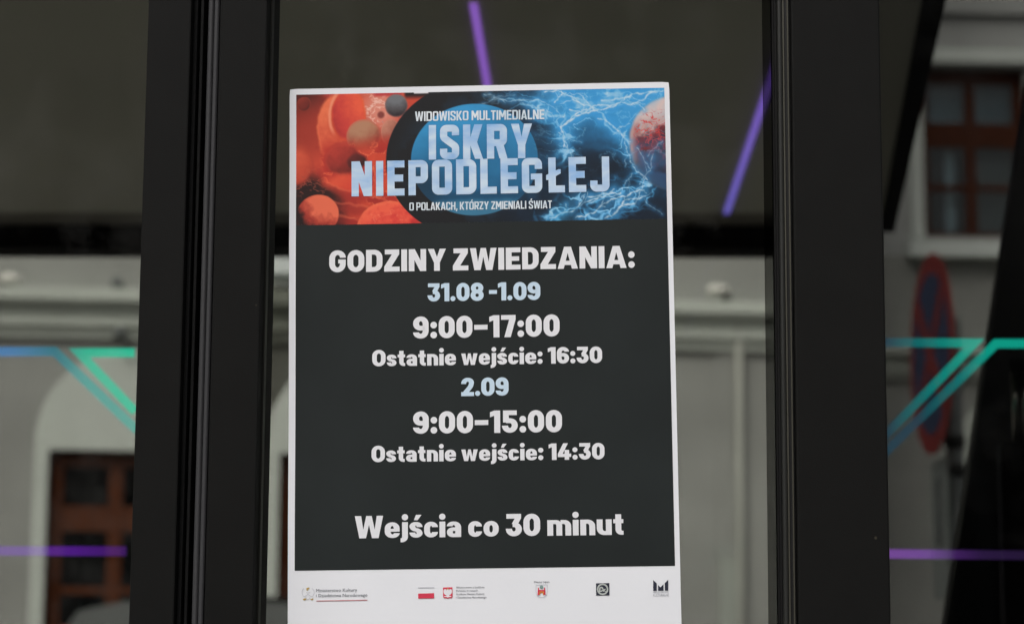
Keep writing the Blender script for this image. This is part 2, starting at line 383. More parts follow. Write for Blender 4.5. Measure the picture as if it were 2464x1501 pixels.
YL = 1.0; AL = Vector((0, 1, 0))  # glowing bands in the side panes stand in for reflected LED lines
GRP = 'coloured light strips inside the pavilion'
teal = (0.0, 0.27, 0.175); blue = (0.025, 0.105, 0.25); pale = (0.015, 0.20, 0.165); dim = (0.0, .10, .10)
TR = 1.55
def P(px, py, Y=YL): return at(px, py, Y)
strip([P(-120, 846), P(131, 845), P(330, 1035)], .0112, .003, led_mat('blue_to_teal_reflection', [(0, blue), (.30, blue), (.55, (.0, .09, .125)), (.72, (.01, .17, .16)), (1, (.03, .19, .165))], 0, clear=.6), 'blue to teal reflection of a light strip bending downwards, outer one in left pane', AL, group=GRP)
strip([P(323, 848), P(190, 848), P(325, 990)], .0112, .003, led_mat('teal_reflection', [(0, pale), (.25, teal), (1, (.0, .30, .19))], 0, clear=.55), 'teal hooked reflection of a light strip beside the left door stile', AL, group=GRP)
strip([P(-120, 1324), P(303, 1325)], .0112, .003, led_mat('violet_reflection', [(0, (.048, .010, .135)), (.7, (.036, .004, .12)), (1, (.018, .003, .055))], 0), 'level purple reflection of a light strip low in the left pane', AL, group=GRP)
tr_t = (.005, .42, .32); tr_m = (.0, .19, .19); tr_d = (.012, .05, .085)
strip([P(2110, 823), P(2345, 825), P(2120, 1058)], .0107, .003, led_mat('teal_hook_reflection', [(0, tr_d), (.10, tr_d), (.45, tr_m), (.9, tr_t), (1, tr_t)], 0, clear=.6), 'teal hooked reflection of a light strip crossing the round traffic sign', AL, group=GRP)
strip([P(2560, 826), P(2397, 826), P(2120, 1098)], .0107, .003, led_mat('teal_bend_reflection', [(0, tr_d), (.2, tr_d), (.45, tr_m), (.62, tr_t), (1, tr_t)], 0, clear=.6), 'teal bent reflection of a light strip in front of the black leaning panel', AL, group=GRP)
strip([P(2100, 1331), P(2560, 1336)], .0107, .003, led_mat('purple_low_reflection', [(0, (.17, .04, .34)), (.28, (.13, .035, .29)), (.42, (.055, .016, .125)), (.58, (.024, .010, .055)), (1, (.015, .009, .03))], 0), 'level purple reflection of a light strip low in the right window', AL, group=GRP)
AZ = Vector((0, 0, 1))
pz = CEIL - .006
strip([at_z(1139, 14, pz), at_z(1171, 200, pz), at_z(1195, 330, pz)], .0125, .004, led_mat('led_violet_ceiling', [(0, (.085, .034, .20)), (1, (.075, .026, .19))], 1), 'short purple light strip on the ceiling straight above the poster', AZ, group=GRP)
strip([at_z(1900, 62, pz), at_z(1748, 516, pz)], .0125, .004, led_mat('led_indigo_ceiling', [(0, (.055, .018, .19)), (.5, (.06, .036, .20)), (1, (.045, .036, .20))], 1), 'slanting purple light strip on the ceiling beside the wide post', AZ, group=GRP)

# ------------------------------------------------------------------ exhibition furniture right
t = thing('display_panel', 'black leaning display panel behind the right window', 'display panel')
A = [at(2486, 190, 1.3), at(2464, 325, 1.3), at(2283, 1498, 1.3)]
foot = A[2] + (A[2] - A[1]) * ((FLOORZ - A[2].z) / (A[2].z - A[1].z)); foot.z = FLOORZ
top = A[1] + (A[1] - A[2]) * .35
MB().poly_prism([foot, foot + Vector((.75, 0, 0)), top + Vector((.42, 0, 0)), top], (0, 1, 0), .035).build('board', M['soft_black'], t)
o3 = [foot + Vector((-.004, -.004, 0)), foot + Vector((.006, -.004, 0)), top + Vector((.006, -.004, 0)), top + Vector((-.004, -.004, 0))]
MB().poly_prism(o3, (0, 1, 0), .043).build('edge_trim', M['soft_black'], t)
b0 = at(2397, 1062, 1.08); b1 = at(2700, 1062, 1.08)
t = thing('equipment_cabinet', 'black equipment cabinet with two steel rods on top, right window', 'cabinet', (b0.x, 1.08, FLOORZ), -0.19)
h_ = b0.z - FLOORZ; w_ = b1.x - b0.x
MB().box(.006, 0, 0, w_, .17, h_, bevel=.005).build('body', M['black'], t)
MB().box(0, -.003, 0, .0055, .02, h_ - .004, bevel=.001).build('edge_trim', M['frame_light'], t)
for px in (2427, 2452):
    xx = at(px, 1000, 1.12).x - b0.x
    MB().tube((xx, .06, h_), (xx, .06, at(px, 893, 1.12).z - FLOORZ), .0042).build('rod', M['steel'], t, True)
    MB().tube((xx + .009, .075, h_), (xx + .009, .075, at(px, 870, 1.12).z - FLOORZ), .005).build('rod', M['soft_black'], t, True)
MB().box(at(2415, 880, 1.12).x - b0.x, .03, at(2415, 893, 1.12).z - FLOORZ + .0005, at(2490, 880, 1.12).x - b0.x, .1, at(2415, 865, 1.12).z - FLOORZ, bevel=.003).build('clamp', M['black'], t)

# ------------------------------------------------------------------ poster
PY = -0.0030                                                     # the sheet is taped on the outside of the pane
pTL = at(697, 215, PY); pTR = at(1610, 198, PY)
ux = (pTR - pTL).normalized(); uz = Vector((-ux.z, 0, ux.x))
PW = (pTR - pTL).length; PH = PW * 1.4142
poster = thing('poster', 'white edged poster with opening hours taped to the glass door', 'poster', tuple(pTL))
poster.rotation_euler = (0, -math.atan2(ux.z, ux.x), 0)
print('poster width', PW, 'tilt', math.degrees(math.atan2(ux.z, ux.x)))
def loc(px, py):
    p = at(px, py, PY) - pTL
    return p.dot(ux), p.dot(uz)                                  # metres right of / above the top left corner
def wave(u, v):
    """the sheet is not perfectly flat"""
    return -0.0008 * math.sin(u * 15 + 1.0) * math.sin(v * 9 - .4) - 0.0006 * math.sin(v * 31 + u * 6) * max(0, 1 - abs(u) / .05) - 0.0005
PAPER_T = 0.00012
def sheet(name, mat, u0, v0, u1, v1, d, nu=48, nv=64, colf=None, corner=0.0):
    bm = bmesh.new(); g = []
    for j in range(nv + 1):
        row = []
        for i in range(nu + 1):
            u = u0 + (u1 - u0) * i / nu; v = v0 + (v1 - v0) * j / nv
            uu, vv = u, v
            row.append(bm.verts.new((uu, wave(uu, vv) - d, vv)))
        g.append(row)
    for j in range(nv):
        for i in range(nu):
            bm.faces.new((g[j][i], g[j][i + 1], g[j + 1][i + 1], g[j + 1][i]))
    me = bpy.data.meshes.new(name); bm.to_mesh(me); bm.free(); me.materials.append(mat)
    for p in me.polygons: p.use_smooth = True
    o = bpy.data.objects.new(name, me); COL.objects.link(o); o.parent = poster
    return o
def ink(polys, name, mat, d=0.0004, label=None):
    """polys: list of outlines in sheet coordinates (u, v), or (outline, step) pairs; steps lift one stroke over another by a few microns"""
    mb = MB()
    for pl in polys:
        st = 0
        if isinstance(pl, tuple): pl, st = pl
        vs = [mb.bm.verts.new((u, wave(u, v) - d - st * 1.2e-5, v)) for u, v in pl]
        for t in tessellate_polygon([[Vector((u, v, 0)) for u, v in pl]]):
            try: mb.bm.faces.new([vs[i] for i in t])
            except ValueError: pass
    o = mb.build(name, mat, poster, label=label)
    # all faces look out of the sheet
    me = o.data
    bm = bmesh.new(); bm.from_mesh(me)
    for f in bm.faces:
        if f.normal.y > 0: f.normal_flip()
    bm.to_mesh(me); bm.free()
    return o

# paper with softly rounded corners
mbp = MB(); rc_ = .0016
def rrect(u0, v0, u1, v1, r, n=5):
    out = []
    for cx, cy, a0 in ((u1 - r, v1 - r, 0), (u0 + r, v1 - r, 90), (u0 + r, v0 + r, 180), (u1 - r, v0 + r, 270)):
        for i in range(n + 1):
            a = math.radians(a0 + 90 * i / n); out.append((cx + r * math.cos(a), cy + r * math.sin(a)))
    return out
sh = sheet('paper_sheet', M['paper'], 0, -PH, PW, 0, 0.0, 56, 80)
bm = bmesh.new(); bm.from_mesh(sh.data)
for v in bm.verts:                                               # round the four corners
    for cu, cv in ((rc_, -rc_), (PW - rc_, -rc_)):
        du = (cu - v.co.x) if cu < .1 else (v.co.x - cu); dvv = v.co.z - cv
        if du > 0 and dvv > 0 and math.hypot(du, dvv) > rc_:
            s = rc_ / math.hypot(du, dvv); v.co.x = cu - du * s if cu < .1 else cu + du * s; v.co.z = cv + dvv * s
r = bmesh.ops.extrude_face_region(bm, geom=bm.faces[:])
bmesh.ops.translate(bm, vec=(0, PAPER_T, 0), verts=[v for v in r['geom'] if isinstance(v, bmesh.types.BMVert)])
bmesh.ops.recalc_face_normals(bm, faces=bm.faces)
bm.to_mesh(sh.data); bm.free()
for p in sh.data.polygons: p.use_smooth = False

bTL, bTR, bBL, bBR = loc(713, 228), loc(1600, 213), loc(712, 541), loc(1604, 529)
U0 = (bTL[0] + bBL[0]) / 2; U1 = (bTR[0] + bBR[0]) / 2; V1 = (bTL[1] + bTR[1]) / 2; V0 = (bBL[1] + bBR[1]) / 2
dBL, dBR = loc(711, 1373), loc(1626, 1360)
VB = (dBL[1] + dBR[1]) / 2
print('banner', U0, V0, U1, V1, 'panel bottom', VB, 'PW', PW, 'PH', PH)
sheet('dark_panel', M['print_dark'], U0, VB, U1, V0, 0.00015, 40, 48)

# --- the printed banner: red cells, black ring with blue disc, blue lightning; painted as point colours
def fbm(x, y, seed, octs=5, rough=0.55):
    rng = np.random.RandomState(seed); tot = np.zeros_like(x); amp = 1.0; fr = 1.0; s = 0
    for _ in range(octs):
        g = rng.rand(64, 64)
        xx = x * fr; yy = y * fr
        xi = np.floor(xx).astype(int); yi = np.floor(yy).astype(int); fx = xx - xi; fy = yy - yi
        fx = fx * fx * (3 - 2 * fx); fy = fy * fy * (3 - 2 * fy)
        a = g[yi % 64, xi % 64]; b = g[yi % 64, (xi + 1) % 64]; c = g[(yi + 1) % 64, xi % 64]; d = g[(yi + 1) % 64, (xi + 1) % 64]
        tot += amp * ((a * (1 - fx) + b * fx) * (1 - fy) + (c * (1 - fx) + d * fx) * fy)
        s += amp; amp *= rough; fr *= 2.03
    return tot / s

def paint_banner():
    NU, NV = 640, 226
    W, H = 3447.0, 1225.0
    uu, vv = np.meshgrid(np.linspace(0, W, NU + 1), np.linspace(0, H, NV + 1))
    X, Y = uu, vv
    img = np.zeros(X.shape + (3,))
    def C(*c): return np.array(c, float)
    def mix(mask, col):
        nonlocal img
        m = np.clip(mask, 0, 1)[..., None]; img = img * (1 - m) + np.asarray(col, float) * m
    def sm(a, b, x): t = np.clip((x - a) / (b - a), 0, 1); return t * t * (3 - 2 * t)
    n1 = fbm(X / 260, Y / 260, 1); n2 = fbm(X / 90, Y / 90, 2); n3 = fbm(X / 36, Y / 36, 3)
    wx = (fbm(X / 140, Y / 140, 11) - .5) * 90; wy = (fbm(X / 140, Y / 140, 12) - .5) * 90
    # warm ground
    n2 = fbm((X + wx) / 150, (Y + wy) / 150, 2, 4); n3 = fbm(X / 40, Y / 40, 3, 3)
    img[:] = C(204, 72, 50)
    mix(sm(.42, .7, n1), C(170, 50, 40)); mix(sm(.5, .75, n2) * .6, C(226, 98, 70))
    mix(sm(470, 40, np.hypot(X, Y * 1.35)) * .95, C(66, 24, 20))
    mix(sm(60, 0, Y) * sm(230, 300, X) * sm(420, 340, X) * .7, C(200, 70, 62))
    mix(sm(420, 100, np.hypot((X - 20) * .8, Y - 330)) * .65, C(150, 46, 34))
    mix(sm(300, 120, np.hypot((X + wx - 60) * .85, (Y + wy - 980))), C(34, 16, 14))
    mix(sm(240, 60, np.hypot((X + wx - 280) * .8, (Y + wy - 960) * 1.5)) * .85, C(62, 26, 20))
    mix(sm(300, 60, np.hypot((X - 800), (Y - 150))), C(222, 136, 116))
    streak = np.abs(fbm((X + wx) / 110, (Y + wy * 2) / 70, 15, 4) - .5)
    mix(sm(.07, .0, streak) * sm(210, 60, np.hypot(X - 760, (Y - 160) * .8)) * .8, C(246, 206, 190))
    mix(sm(.06, .0, streak) * sm(150, 40, np.hypot(X - 880, (Y - 260))) * .5, C(140, 60, 52))
    mix(sm(190, 50, np.hypot((X - 830) * 1.2, (Y - 560))) * .95, C(238, 152, 108))
    mix(sm(130, 20, np.hypot((X - 790) * 1.1, (Y - 700))) * .8, C(232, 138, 98))
    mix(sm(44, 20, np.hypot((X - 795), (Y - 205))) * .8, C(112, 44, 40))
    mix(sm(40, 0, np.abs(Y - 6)) * sm(700, 760, X) * sm(1010, 960, X), C(186, 50, 54))
    mix(sm(80, 10, Y) * sm(1000, 1040, X), C(28, 18, 18))
    def sphere(cx, cy, rx, ry, base, lit, dark, lx=-.45, ly=-.6, rim=None, tex=.25, edge=7, wob=.12, op=1.0, con=.62):
        d = np.hypot((X + wx * wob - cx) / rx, (Y + wy * wob - cy) / ry)
        z = np.sqrt(np.clip(1 - d * d, 0, 1)); sh = (X - cx) / rx * lx + (Y - cy) / ry * ly + z * .5
        t = np.clip(.42 + con * sh + (n3 - .5) * tex + (n2 - .5) * tex, 0, 1)[..., None]
        col = np.where(t < .5, C(*dark) * (1 - t * 2) + C(*base) * t * 2, C(*base) * (2 - 2 * t) + C(*lit) * (2 * t - 1))
        if rim is not None:
            k = (sm(.80, 1.0, d) * .65)[..., None]; col = col * (1 - k) + C(*rim) * k
        mix(sm(1 + edge / rx, 1 - edge / rx, d) * op, col)
    # the open membrane with its orange lip
    sphere(380, 330, 180, 330, (206, 74, 52), (240, 118, 78), (160, 52, 38), rim=(240, 118, 78), edge=16, wob=.5)
    sphere(490, 200, 165, 250, (204, 62, 54), (236, 92, 62), (170, 44, 44), rim=(232, 96, 52), edge=14, wob=.3, lx=.5, ly=-.5)
    mix(sm(22, 4, np.abs(np.hypot((X + wx * .2 - 505) / 190, (Y - 210) / 270) - 1) * 190) * sm(480, 380, X) * sm(420, 300, Y) * .8, C(244, 150, 116))
    sphere(70, 92, 66, 68, (112, 36, 28), (146, 52, 38), (78, 24, 20), rim=(170, 66, 44))
    sphere(440, 610, 175, 160, (132, 40, 34), (186, 60, 48), (70, 22, 20), rim=(182, 64, 50), edge=18, wob=.4)
    sphere(470, 560, 120, 110, (172, 56, 50), (192, 70, 58), (140, 44, 40), edge=26, op=.8)
    sphere(575, 630, 88, 74, (66, 24, 24), (104, 36, 32), (40, 18, 18), edge=22, wob=.4)
    sphere(820, 620, 84, 190, (122, 38, 28), (160, 60, 44), (78, 24, 20), edge=10)
    sphere(888, 375, 95, 130, (146, 80, 66), (198, 130, 108), (60, 36, 34), rim=(218, 140, 116))
    sphere(940, 118, 108, 108, (76, 72, 74), (112, 114, 118), (40, 32, 36), rim=(140, 100, 94), lx=-.1, ly=-.8, con=.9)
    sphere(632, 400, 162, 158, (154, 78, 60), (182, 130, 100), (96, 38, 34), rim=(204, 104, 82), lx=-.25, ly=-.8, con=.85)
    sphere(30, 690, 115, 190, (202, 74, 50), (222, 92, 64), (160, 50, 38), edge=40, wob=.6)
    fold = fbm((X + wx * 1.6) / 200, (Y + wy * 1.6) / 120, 21, 4)
    lowm = sm(430, 620, Y + (X - 200) * .12) * sm(1100, 900, X)
    mix(lowm * sm(200, 300, X) * .9, C(214, 72, 48)); mix(lowm * sm(200, 300, X) * sm(.40, .62, fold), C(176, 46, 38))
    mix(lowm * sm(200, 300, X) * sm(.035, .0, np.abs(fold - .5)) * .7, C(240, 118, 80))
    sphere(440, 620, 170, 150, (128, 38, 32), (182, 58, 46), (66, 22, 20), rim=(196, 66, 50), edge=18, wob=.4, op=.92)
    sphere(575, 640, 84, 70, (62, 24, 24), (100, 36, 32), (38, 18, 18), edge=22, wob=.4)
    sphere(470, 900, 240, 140, (218, 66, 48), (236, 92, 60), (190, 50, 40), edge=80, wob=.8, op=.8)
    mix(sm(190, 40, np.hypot((X + wx - 420) * .55, (Y + wy - 1060))) * .55, C(140, 40, 32))
    mix(sm(250, 90, np.hypot((X + wx - 90) * .8, (Y + wy - 955) * 1.5)) * .95, C(36, 17, 15))
    mix(sm(470, 280, X + wx - (Y - 900) * .25) * sm(860, 960, Y + wy) * .88, C(40, 18, 16))
    mix(sm(.05, .0, np.abs(fbm((X + wx) / 130, (Y + wy) / 60, 24, 4) - .5)) * sm(420, 200, X) * sm(140, 40, np.abs(Y - 850 - X * .2)) * .8, C(150, 74, 58))
    for k_ in range(3):
        mix(sm(20, 3, np.abs(Y + wy * .6 - (830 + k_ * 150) - (X - 300) * (.36 - .05 * k_) + 26 * np.sin(X / 90 + k_))) * sm(230, 340, X) * sm(980, 800, X) * .45, C(236, 112, 78))
        mix(sm(60, 8, np.abs(Y + wy * .6 - (872 + k_ * 150) - (X - 300) * (.36 - .05 * k_) + 26 * np.sin(X / 90 + k_))) * sm(230, 340, X) * sm(980, 800, X) * .45, C(150, 40, 34))
    sphere(205, 1125, 195, 182, (168, 54, 42), (232, 108, 78), (32, 16, 15), lx=.55, ly=-.75, tex=.5, con=.95)
    sphere(880, 1250, 310, 235, (214, 54, 50), (240, 96, 70), (150, 36, 36), rim=(240, 110, 76), tex=.6, wob=.3)
    fib = np.abs(fbm((X + wx) / 150, (Y + wy) / 60, 22, 4) - .5)
    mix(sm(.03, .0, fib) * sm(1100, 900, X) * sm(700, 800, Y) * sm(620, 760, X) * .5, C(245, 140, 104))
    mix(sm(.03, .0, fib) * sm(320, 200, X) * sm(640, 720, Y) * sm(960, 860, Y) * .7, C(190, 84, 62))
    # blue side
    R = sm(-12, 12, X - 1960 + 0 * Y)
    ring = ((X - 1690) / 846) ** 2 + ((Y - 640) / 735) ** 2
    inside = sm(1.02, .985, ring)
    blue_base = np.zeros_like(img); t = np.clip(n1 * .9 + n2 * .3 - .12, 0, 1)
    guides = [[(1700, 60), (2120, 110), (2470, 280), (2520, 420)], [(2520, 60), (2780, 200), (3000, 380), (3090, 600)], [(2480, 380), (2760, 210), (3100, 90), (3447, 10)], [(2470, 380), (2470, 480), (2540, 620)],
              [(2330, 1215), (2640, 1030), (2960, 960), (3240, 990)], [(2700, 1215), (3000, 1080), (3220, 1010), (3270, 840), (3190, 640)], [(2950, 60), (3400, 150)]]
    G = np.zeros_like(X)
    for pl in guides:
        for (ax, ay), (bx_, by_) in zip(pl, pl[1:]):
            dx, dy = bx_ - ax, by_ - ay; t_ = np.clip(((X + wx - ax) * dx + (Y + wy - ay) * dy) / (dx * dx + dy * dy), 0, 1)
            dd = np.hypot(X + wx - ax - t_ * dx, Y + wy - ay - t_ * dy); np.maximum(G, np.exp(-(dd / 95) ** 2), out=G)
    r1 = 1 - np.abs(2 * fbm((X + wx) / 330, (Y + wy) / 170, 51, 3, .45) - 1); r2 = 1 - np.abs(2 * fbm((X + wx * .6 + Y * .5) / 170, (Y + wy - X * .25) / 110, 52, 3, .45) - 1)
    bright = sm(820, 80, Y) * sm(1900, 2750, X) * .95 + .10
    bright = np.clip(bright + (n1 - .5) * .7 + (r1 - .8) * .5 + G * .25, 0, 1)[..., None]
    blue_base[:] = C(14, 34, 52); blue_base = blue_base * (1 - bright) + C(50, 146, 208) * bright
    dk = np.clip(sm(330, 60, np.hypot((X + wx - 2690) * .8, (Y + wy - 740))) + sm(880, 1120, Y + wy) * .9, 0, 1)[..., None]
    blue_base = blue_base * (1 - dk * .85) + C(14, 26, 40) * dk * .85
    fil = np.clip(G * (sm(.90, 1.0, r1) * .65 + sm(.90, 1.0, r2) * .6) + G * G * .22, 0, 1)
    fl = np.clip(fil * 1.5, 0, 1)[..., None]; blue_base = blue_base * (1 - fl) + C(70, 166, 224) * fl
    fl = np.clip(fil * 1.3 - .42, 0, 1)[..., None]; blue_base = blue_base * (1 - fl) + C(214, 228, 236) * fl
    toright = np.clip(sm(1000, 1260, X + (Y - 612) * 0) , 0, 1)
    # left of the ring stays warm; from the ring on everything is blue
    leftedge = 1690 - 846 * np.sqrt(np.clip(1 - ((Y - 640) / 735) ** 2, 0, 1))
    m = sm(-7, 7, X - leftedge)
    mix(m, 0); img = img * (1 - m[..., None]) + blue_base * m[..., None] + 0
    blk = inside * sm(2250, 1500, X + (n1 - .5) * 500 - (Y < 300) * 0)
    mix(blk * .95, C(22, 21, 23))
    d = np.hypot((X - 1666) / 592, (Y - 640) / 522)
    rimglow = sm(1.35, 1.0, d) * sm(.9, 1.0, d) * inside * sm(.42, .6, n2) * .35
    mix(rimglow, C(30, 60, 84))
    disc = sm(1.008, .992, d)
    v = np.clip(.58 - (X - 1666) / 592 * .08 - (Y - 640) / 522 * .45 + (n1 - .5) * .4, 0, 1)[..., None]
    dc = C(14, 64, 98) * (1 - v) + C(54, 150, 204) * v
    mix(disc, dc)
    mix(disc * sm(-.35, -.75, (X - 1666) / 592) * sm(.3, .8, (Y - 640) / 522 + .4) * .75, C(16, 44, 62))
    mix(disc * sm(.66, .8, (Y - 640) / 522 + (n2 - .5) * .15) * .55, C(88, 150, 176))
    mix(disc * sm(.50, .62, (Y - 640) / 522 + (n2 - .5) * .2) * sm(.78, .66, (Y - 640) / 522) * .55, C(18, 62, 90))
    # fleshy ball at the right edge
    db = np.hypot((X + wx * .2 - 3530) / 430, (Y + wy * .2 - 520) / 450)
    ball = sm(1.02, .93, db)
    mix(ball * sm(1100, 760, Y), C(198, 158, 152))
    mix(ball * sm(.98, .72, db) * sm(.35, .6, n2 + (Y - 330) / 900), C(120, 44, 50))
    mix(ball * sm(.9, .5, db) * sm(300, 520, Y) * sm(.4, .6, n3), C(58, 46, 56))
    mix(ball * sm(160, 60, np.abs(Y - 150 - (3450 - X) * .2)) * .6, C(232, 216, 210))
    mix(ball * sm(560, 800, Y + wy) * .85, C(24, 44, 66))
    vein = np.abs(fbm((X + wx) / 70, (Y + wy) / 46, 31, 4) - .5)
    mix(ball * sm(.05, .0, vein) * sm(.95, .8, db) * sm(640, 480, Y) * sm(180, 260, Y), C(214, 62, 58))
    mix(ball * sm(.9, .2, np.abs(db - .55)) * sm(380, 640, Y + wy) * sm(.6, .95, r1) * .4, C(60, 120, 176))
    mix(m * (1 - disc) * sm(2000, 2500, X) * sm(420, 60, Y) * sm(.35, .65, n1) * .35, C(96, 178, 226))
    # lightning
    rng = random.Random(5)
    glow = np.zeros_like(X); core = np.zeros_like(X)
    def seg(ax, ay, bx, by, wd, st):
        nonlocal glow, core
        pad = 70
        i0 = max(0, int((min(ax, bx) - pad) / W * NU)); i1 = min(NU, int((max(ax, bx) + pad) / W * NU) + 1)
        j0 = max(0, int((min(ay, by) - pad) / H * NV)); j1 = min(NV, int((max(ay, by) + pad) / H * NV) + 1)
        if i1 <= i0 or j1 <= j0: return
        sx = X[j0:j1 + 1, i0:i1 + 1]; sy = Y[j0:j1 + 1, i0:i1 + 1]
        dx, dy = bx - ax, by - ay; L = dx * dx + dy * dy + 1e-6
        t = np.clip(((sx - ax) * dx + (sy - ay) * dy) / L, 0, 1)
        dd = np.hypot(sx - ax - t * dx, sy - ay - t * dy)
        g = glow[j0:j1 + 1, i0:i1 + 1]; c = core[j0:j1 + 1, i0:i1 + 1]
        np.maximum(g, st * np.exp(-(dd / (wd * 6)) ** 2), out=g); np.maximum(c, st * np.exp(-(dd / wd) ** 2), out=c)
    def bolt(ax, ay, bx, by, wd, st=1.0, dep=5, rough=.15, br=.25):
        pts = [(ax, ay), (bx, by)]
        for _ in range(dep):
            q = []
            for (x0, y0), (x1, y1) in zip(pts, pts[1:]):
                L = math.hypot(x1 - x0, y1 - y0); o_ = rng.uniform(-1, 1) * rough * L
                q += [(x0, y0), ((x0 + x1) / 2 - (y1 - y0) / (L + 1e-6) * o_, (y0 + y1) / 2 + (x1 - x0) / (L + 1e-6) * o_)]
            pts = q + [pts[-1]]
        for i, ((x0, y0), (x1, y1)) in enumerate(zip(pts, pts[1:])):
            k = .55 + .45 * math.sin(i * .9 + ax)
            seg(x0, y0, x1, y1, wd * .85 * (.6 + .5 * k), st * (.7 + .3 * k))
            if br and rng.random() < .16 * br:
                an = math.atan2(by - ay, bx - ax) + rng.uniform(-1.1, 1.1); ln = rng.uniform(50, 190)
                bolt(x0, y0, x0 + math.cos(an) * ln, y0 + math.sin(an) * ln, wd * .6, st * .75, 3, .2, 0)
    B = bolt
    B(2560, 190, 3450, 20, 9); B(2740, 190, 3100, 60, 8); B(2480, 340, 2760, 180, 10); B(2470, 350, 2820, 200, 8); B(2860, 110, 3380, 40, 10)
    B(2470, 350, 2500, 540, 8); B(2450, 400, 2540, 590, 6, .8); B(2820, 280, 3010, 400, 9); B(3010, 400, 3090, 560, 6, .85); B(2780, 190, 2560, 60, 8)
    B(2700, 150, 2330, 20, 8); B(2420, 120, 2530, 30, 7); B(2640, 40, 2860, 200, 7, .8); B(3080, 560, 3120, 700, 6, .8)
    B(1850, 60, 2300, 110, 6, .7); B(2120, 120, 2400, 220, 6, .7); B(1700, 130, 2050, 40, 5, .5); B(2300, 110, 2480, 260, 5, .6); B(1760, 30, 1960, 110, 5, .5)
    B(2360, 1200, 2680, 1010, 8); B(2600, 1200, 2900, 1060, 9); B(2720, 1010, 3020, 980, 9); B(2870, 1210, 3150, 1080, 10); B(2900, 1060, 3240, 960, 9); B(3000, 1110, 3250, 1010, 8)
    B(2680, 1060, 2960, 940, 8); B(3150, 1080, 3260, 840, 6, .8); B(3200, 900, 3330, 620, 6, .6); B(3110, 680, 3270, 860, 6, .7); B(3240, 1040, 3400, 1180, 5, .5)
    B(3180, 560, 3300, 760, 5, .6); B(3280, 640, 3420, 500, 5, .55); B(3130, 800, 3060, 900, 5, .6); B(2960, 430, 3120, 330, 6, .6); B(2550, 560, 2570, 640, 5, .5)
    mod = np.clip(.35 + 1.3 * n3, .4, 1.2); lim = m
    gl = np.clip(glow * mod * .62 * lim * (1 - disc * .7), 0, 1); co = np.clip(core * mod * lim * .85 * (1 - disc * .85), 0, 1)
    mix(gl, C(64, 158, 220)); mix(co * .9, C(224, 232, 236))
    wisp = np.abs(fbm((X + wx * 1.4) / 210, (Y + wy * 1.4) / 130, 41) - .5)
    mix(sm(.03, .0, wisp) * m * sm(2150, 2400, X) * sm(900, 500, Y) * .35, C(150, 205, 235))
    mix(sm(300, 0, H - Y) * sm(200, 0, np.abs(X - 2470)) * .35, C(60, 150, 190))
    # white nick in the top edge
    mix(sm(14, 8, Y) * sm(1100, 1110, X) * sm(1250, 1235, X), C(226, 222, 224))
    mix(sm(90, 0, H - Y) * m * sm(.9, 1.0, 1 - 0 * X) * .3 * sm(2200, 1500, X), C(22, 26, 30))
    a = np.clip(img / 255.0, 0, 1)
    a = np.where(a <= .04045, a / 12.92, ((a + .055) / 1.055) ** 2.4)
    return NU, NV, a

NU, NV, art = paint_banner()
mart = bpy.data.materials.new('printed_banner_art'); mart.use_nodes = True
_nt = mart.node_tree; _b = _nt.nodes['Principled BSDF']; _b.inputs['Roughness'].default_value = .5; _b.inputs['Specular IOR Level'].default_value = .25
_a = _nt.nodes.new('ShaderNodeAttribute'); _a.attribute_name = 'print_colour'; _nt.links.new(_a.outputs['Color'], _b.inputs['Base Color'])
ban = sheet('banner_picture', mart, U0, V1, U1, V0, 0.00017, NU, NV)
ca = ban.data.color_attributes.new('print_colour', 'FLOAT_COLOR', 'POINT')
buf = np.ones((NU + 1) * (NV + 1) * 4, dtype=np.float32).reshape(-1, 4); buf[:, :3] = (art * 0.93).reshape(-1, 3)
ca.data.foreach_set('color', buf.ravel())

# ------------------------------------------------------------------ lettering, drawn as pen strokes
def fillet(pts, closed):
    """pts: (x, y[, r]); every corner rounded by its r"""
    out = []; n = len(pts)
    for i, p in enumerate(pts):
        r = p[2] if len(p) > 2 else 0
        c = Vector((p[0], p[1]))
        if r <= 0 or (not closed and i in (0, n - 1)): out.append((c, r == 0)); continue
        a = Vector(pts[i - 1][:2]); b = Vector(pts[(i + 1) % n][:2])
        da = (a - c); db = (b - c); ra_ = min(r, da.length * .5 if (closed or i > 1) else da.length * .98); rb_ = min(r, db.length * .5 if (closed or i < n - 2) else db.length * .98)
        s = c + da.normalized() * ra_; e = c + db.normalized() * rb_
        for k_ in range(9):
            t = k_ / 8; kk = .5523
            c1 = s + (c - s) * kk; c2 = e + (c - e) * kk
            q = s * (1 - t) ** 3 + c1 * 3 * t * (1 - t) ** 2 + c2 * 3 * t * t * (1 - t) + e * t ** 3
            out.append((q, False))
    return [q for q, _ in out]

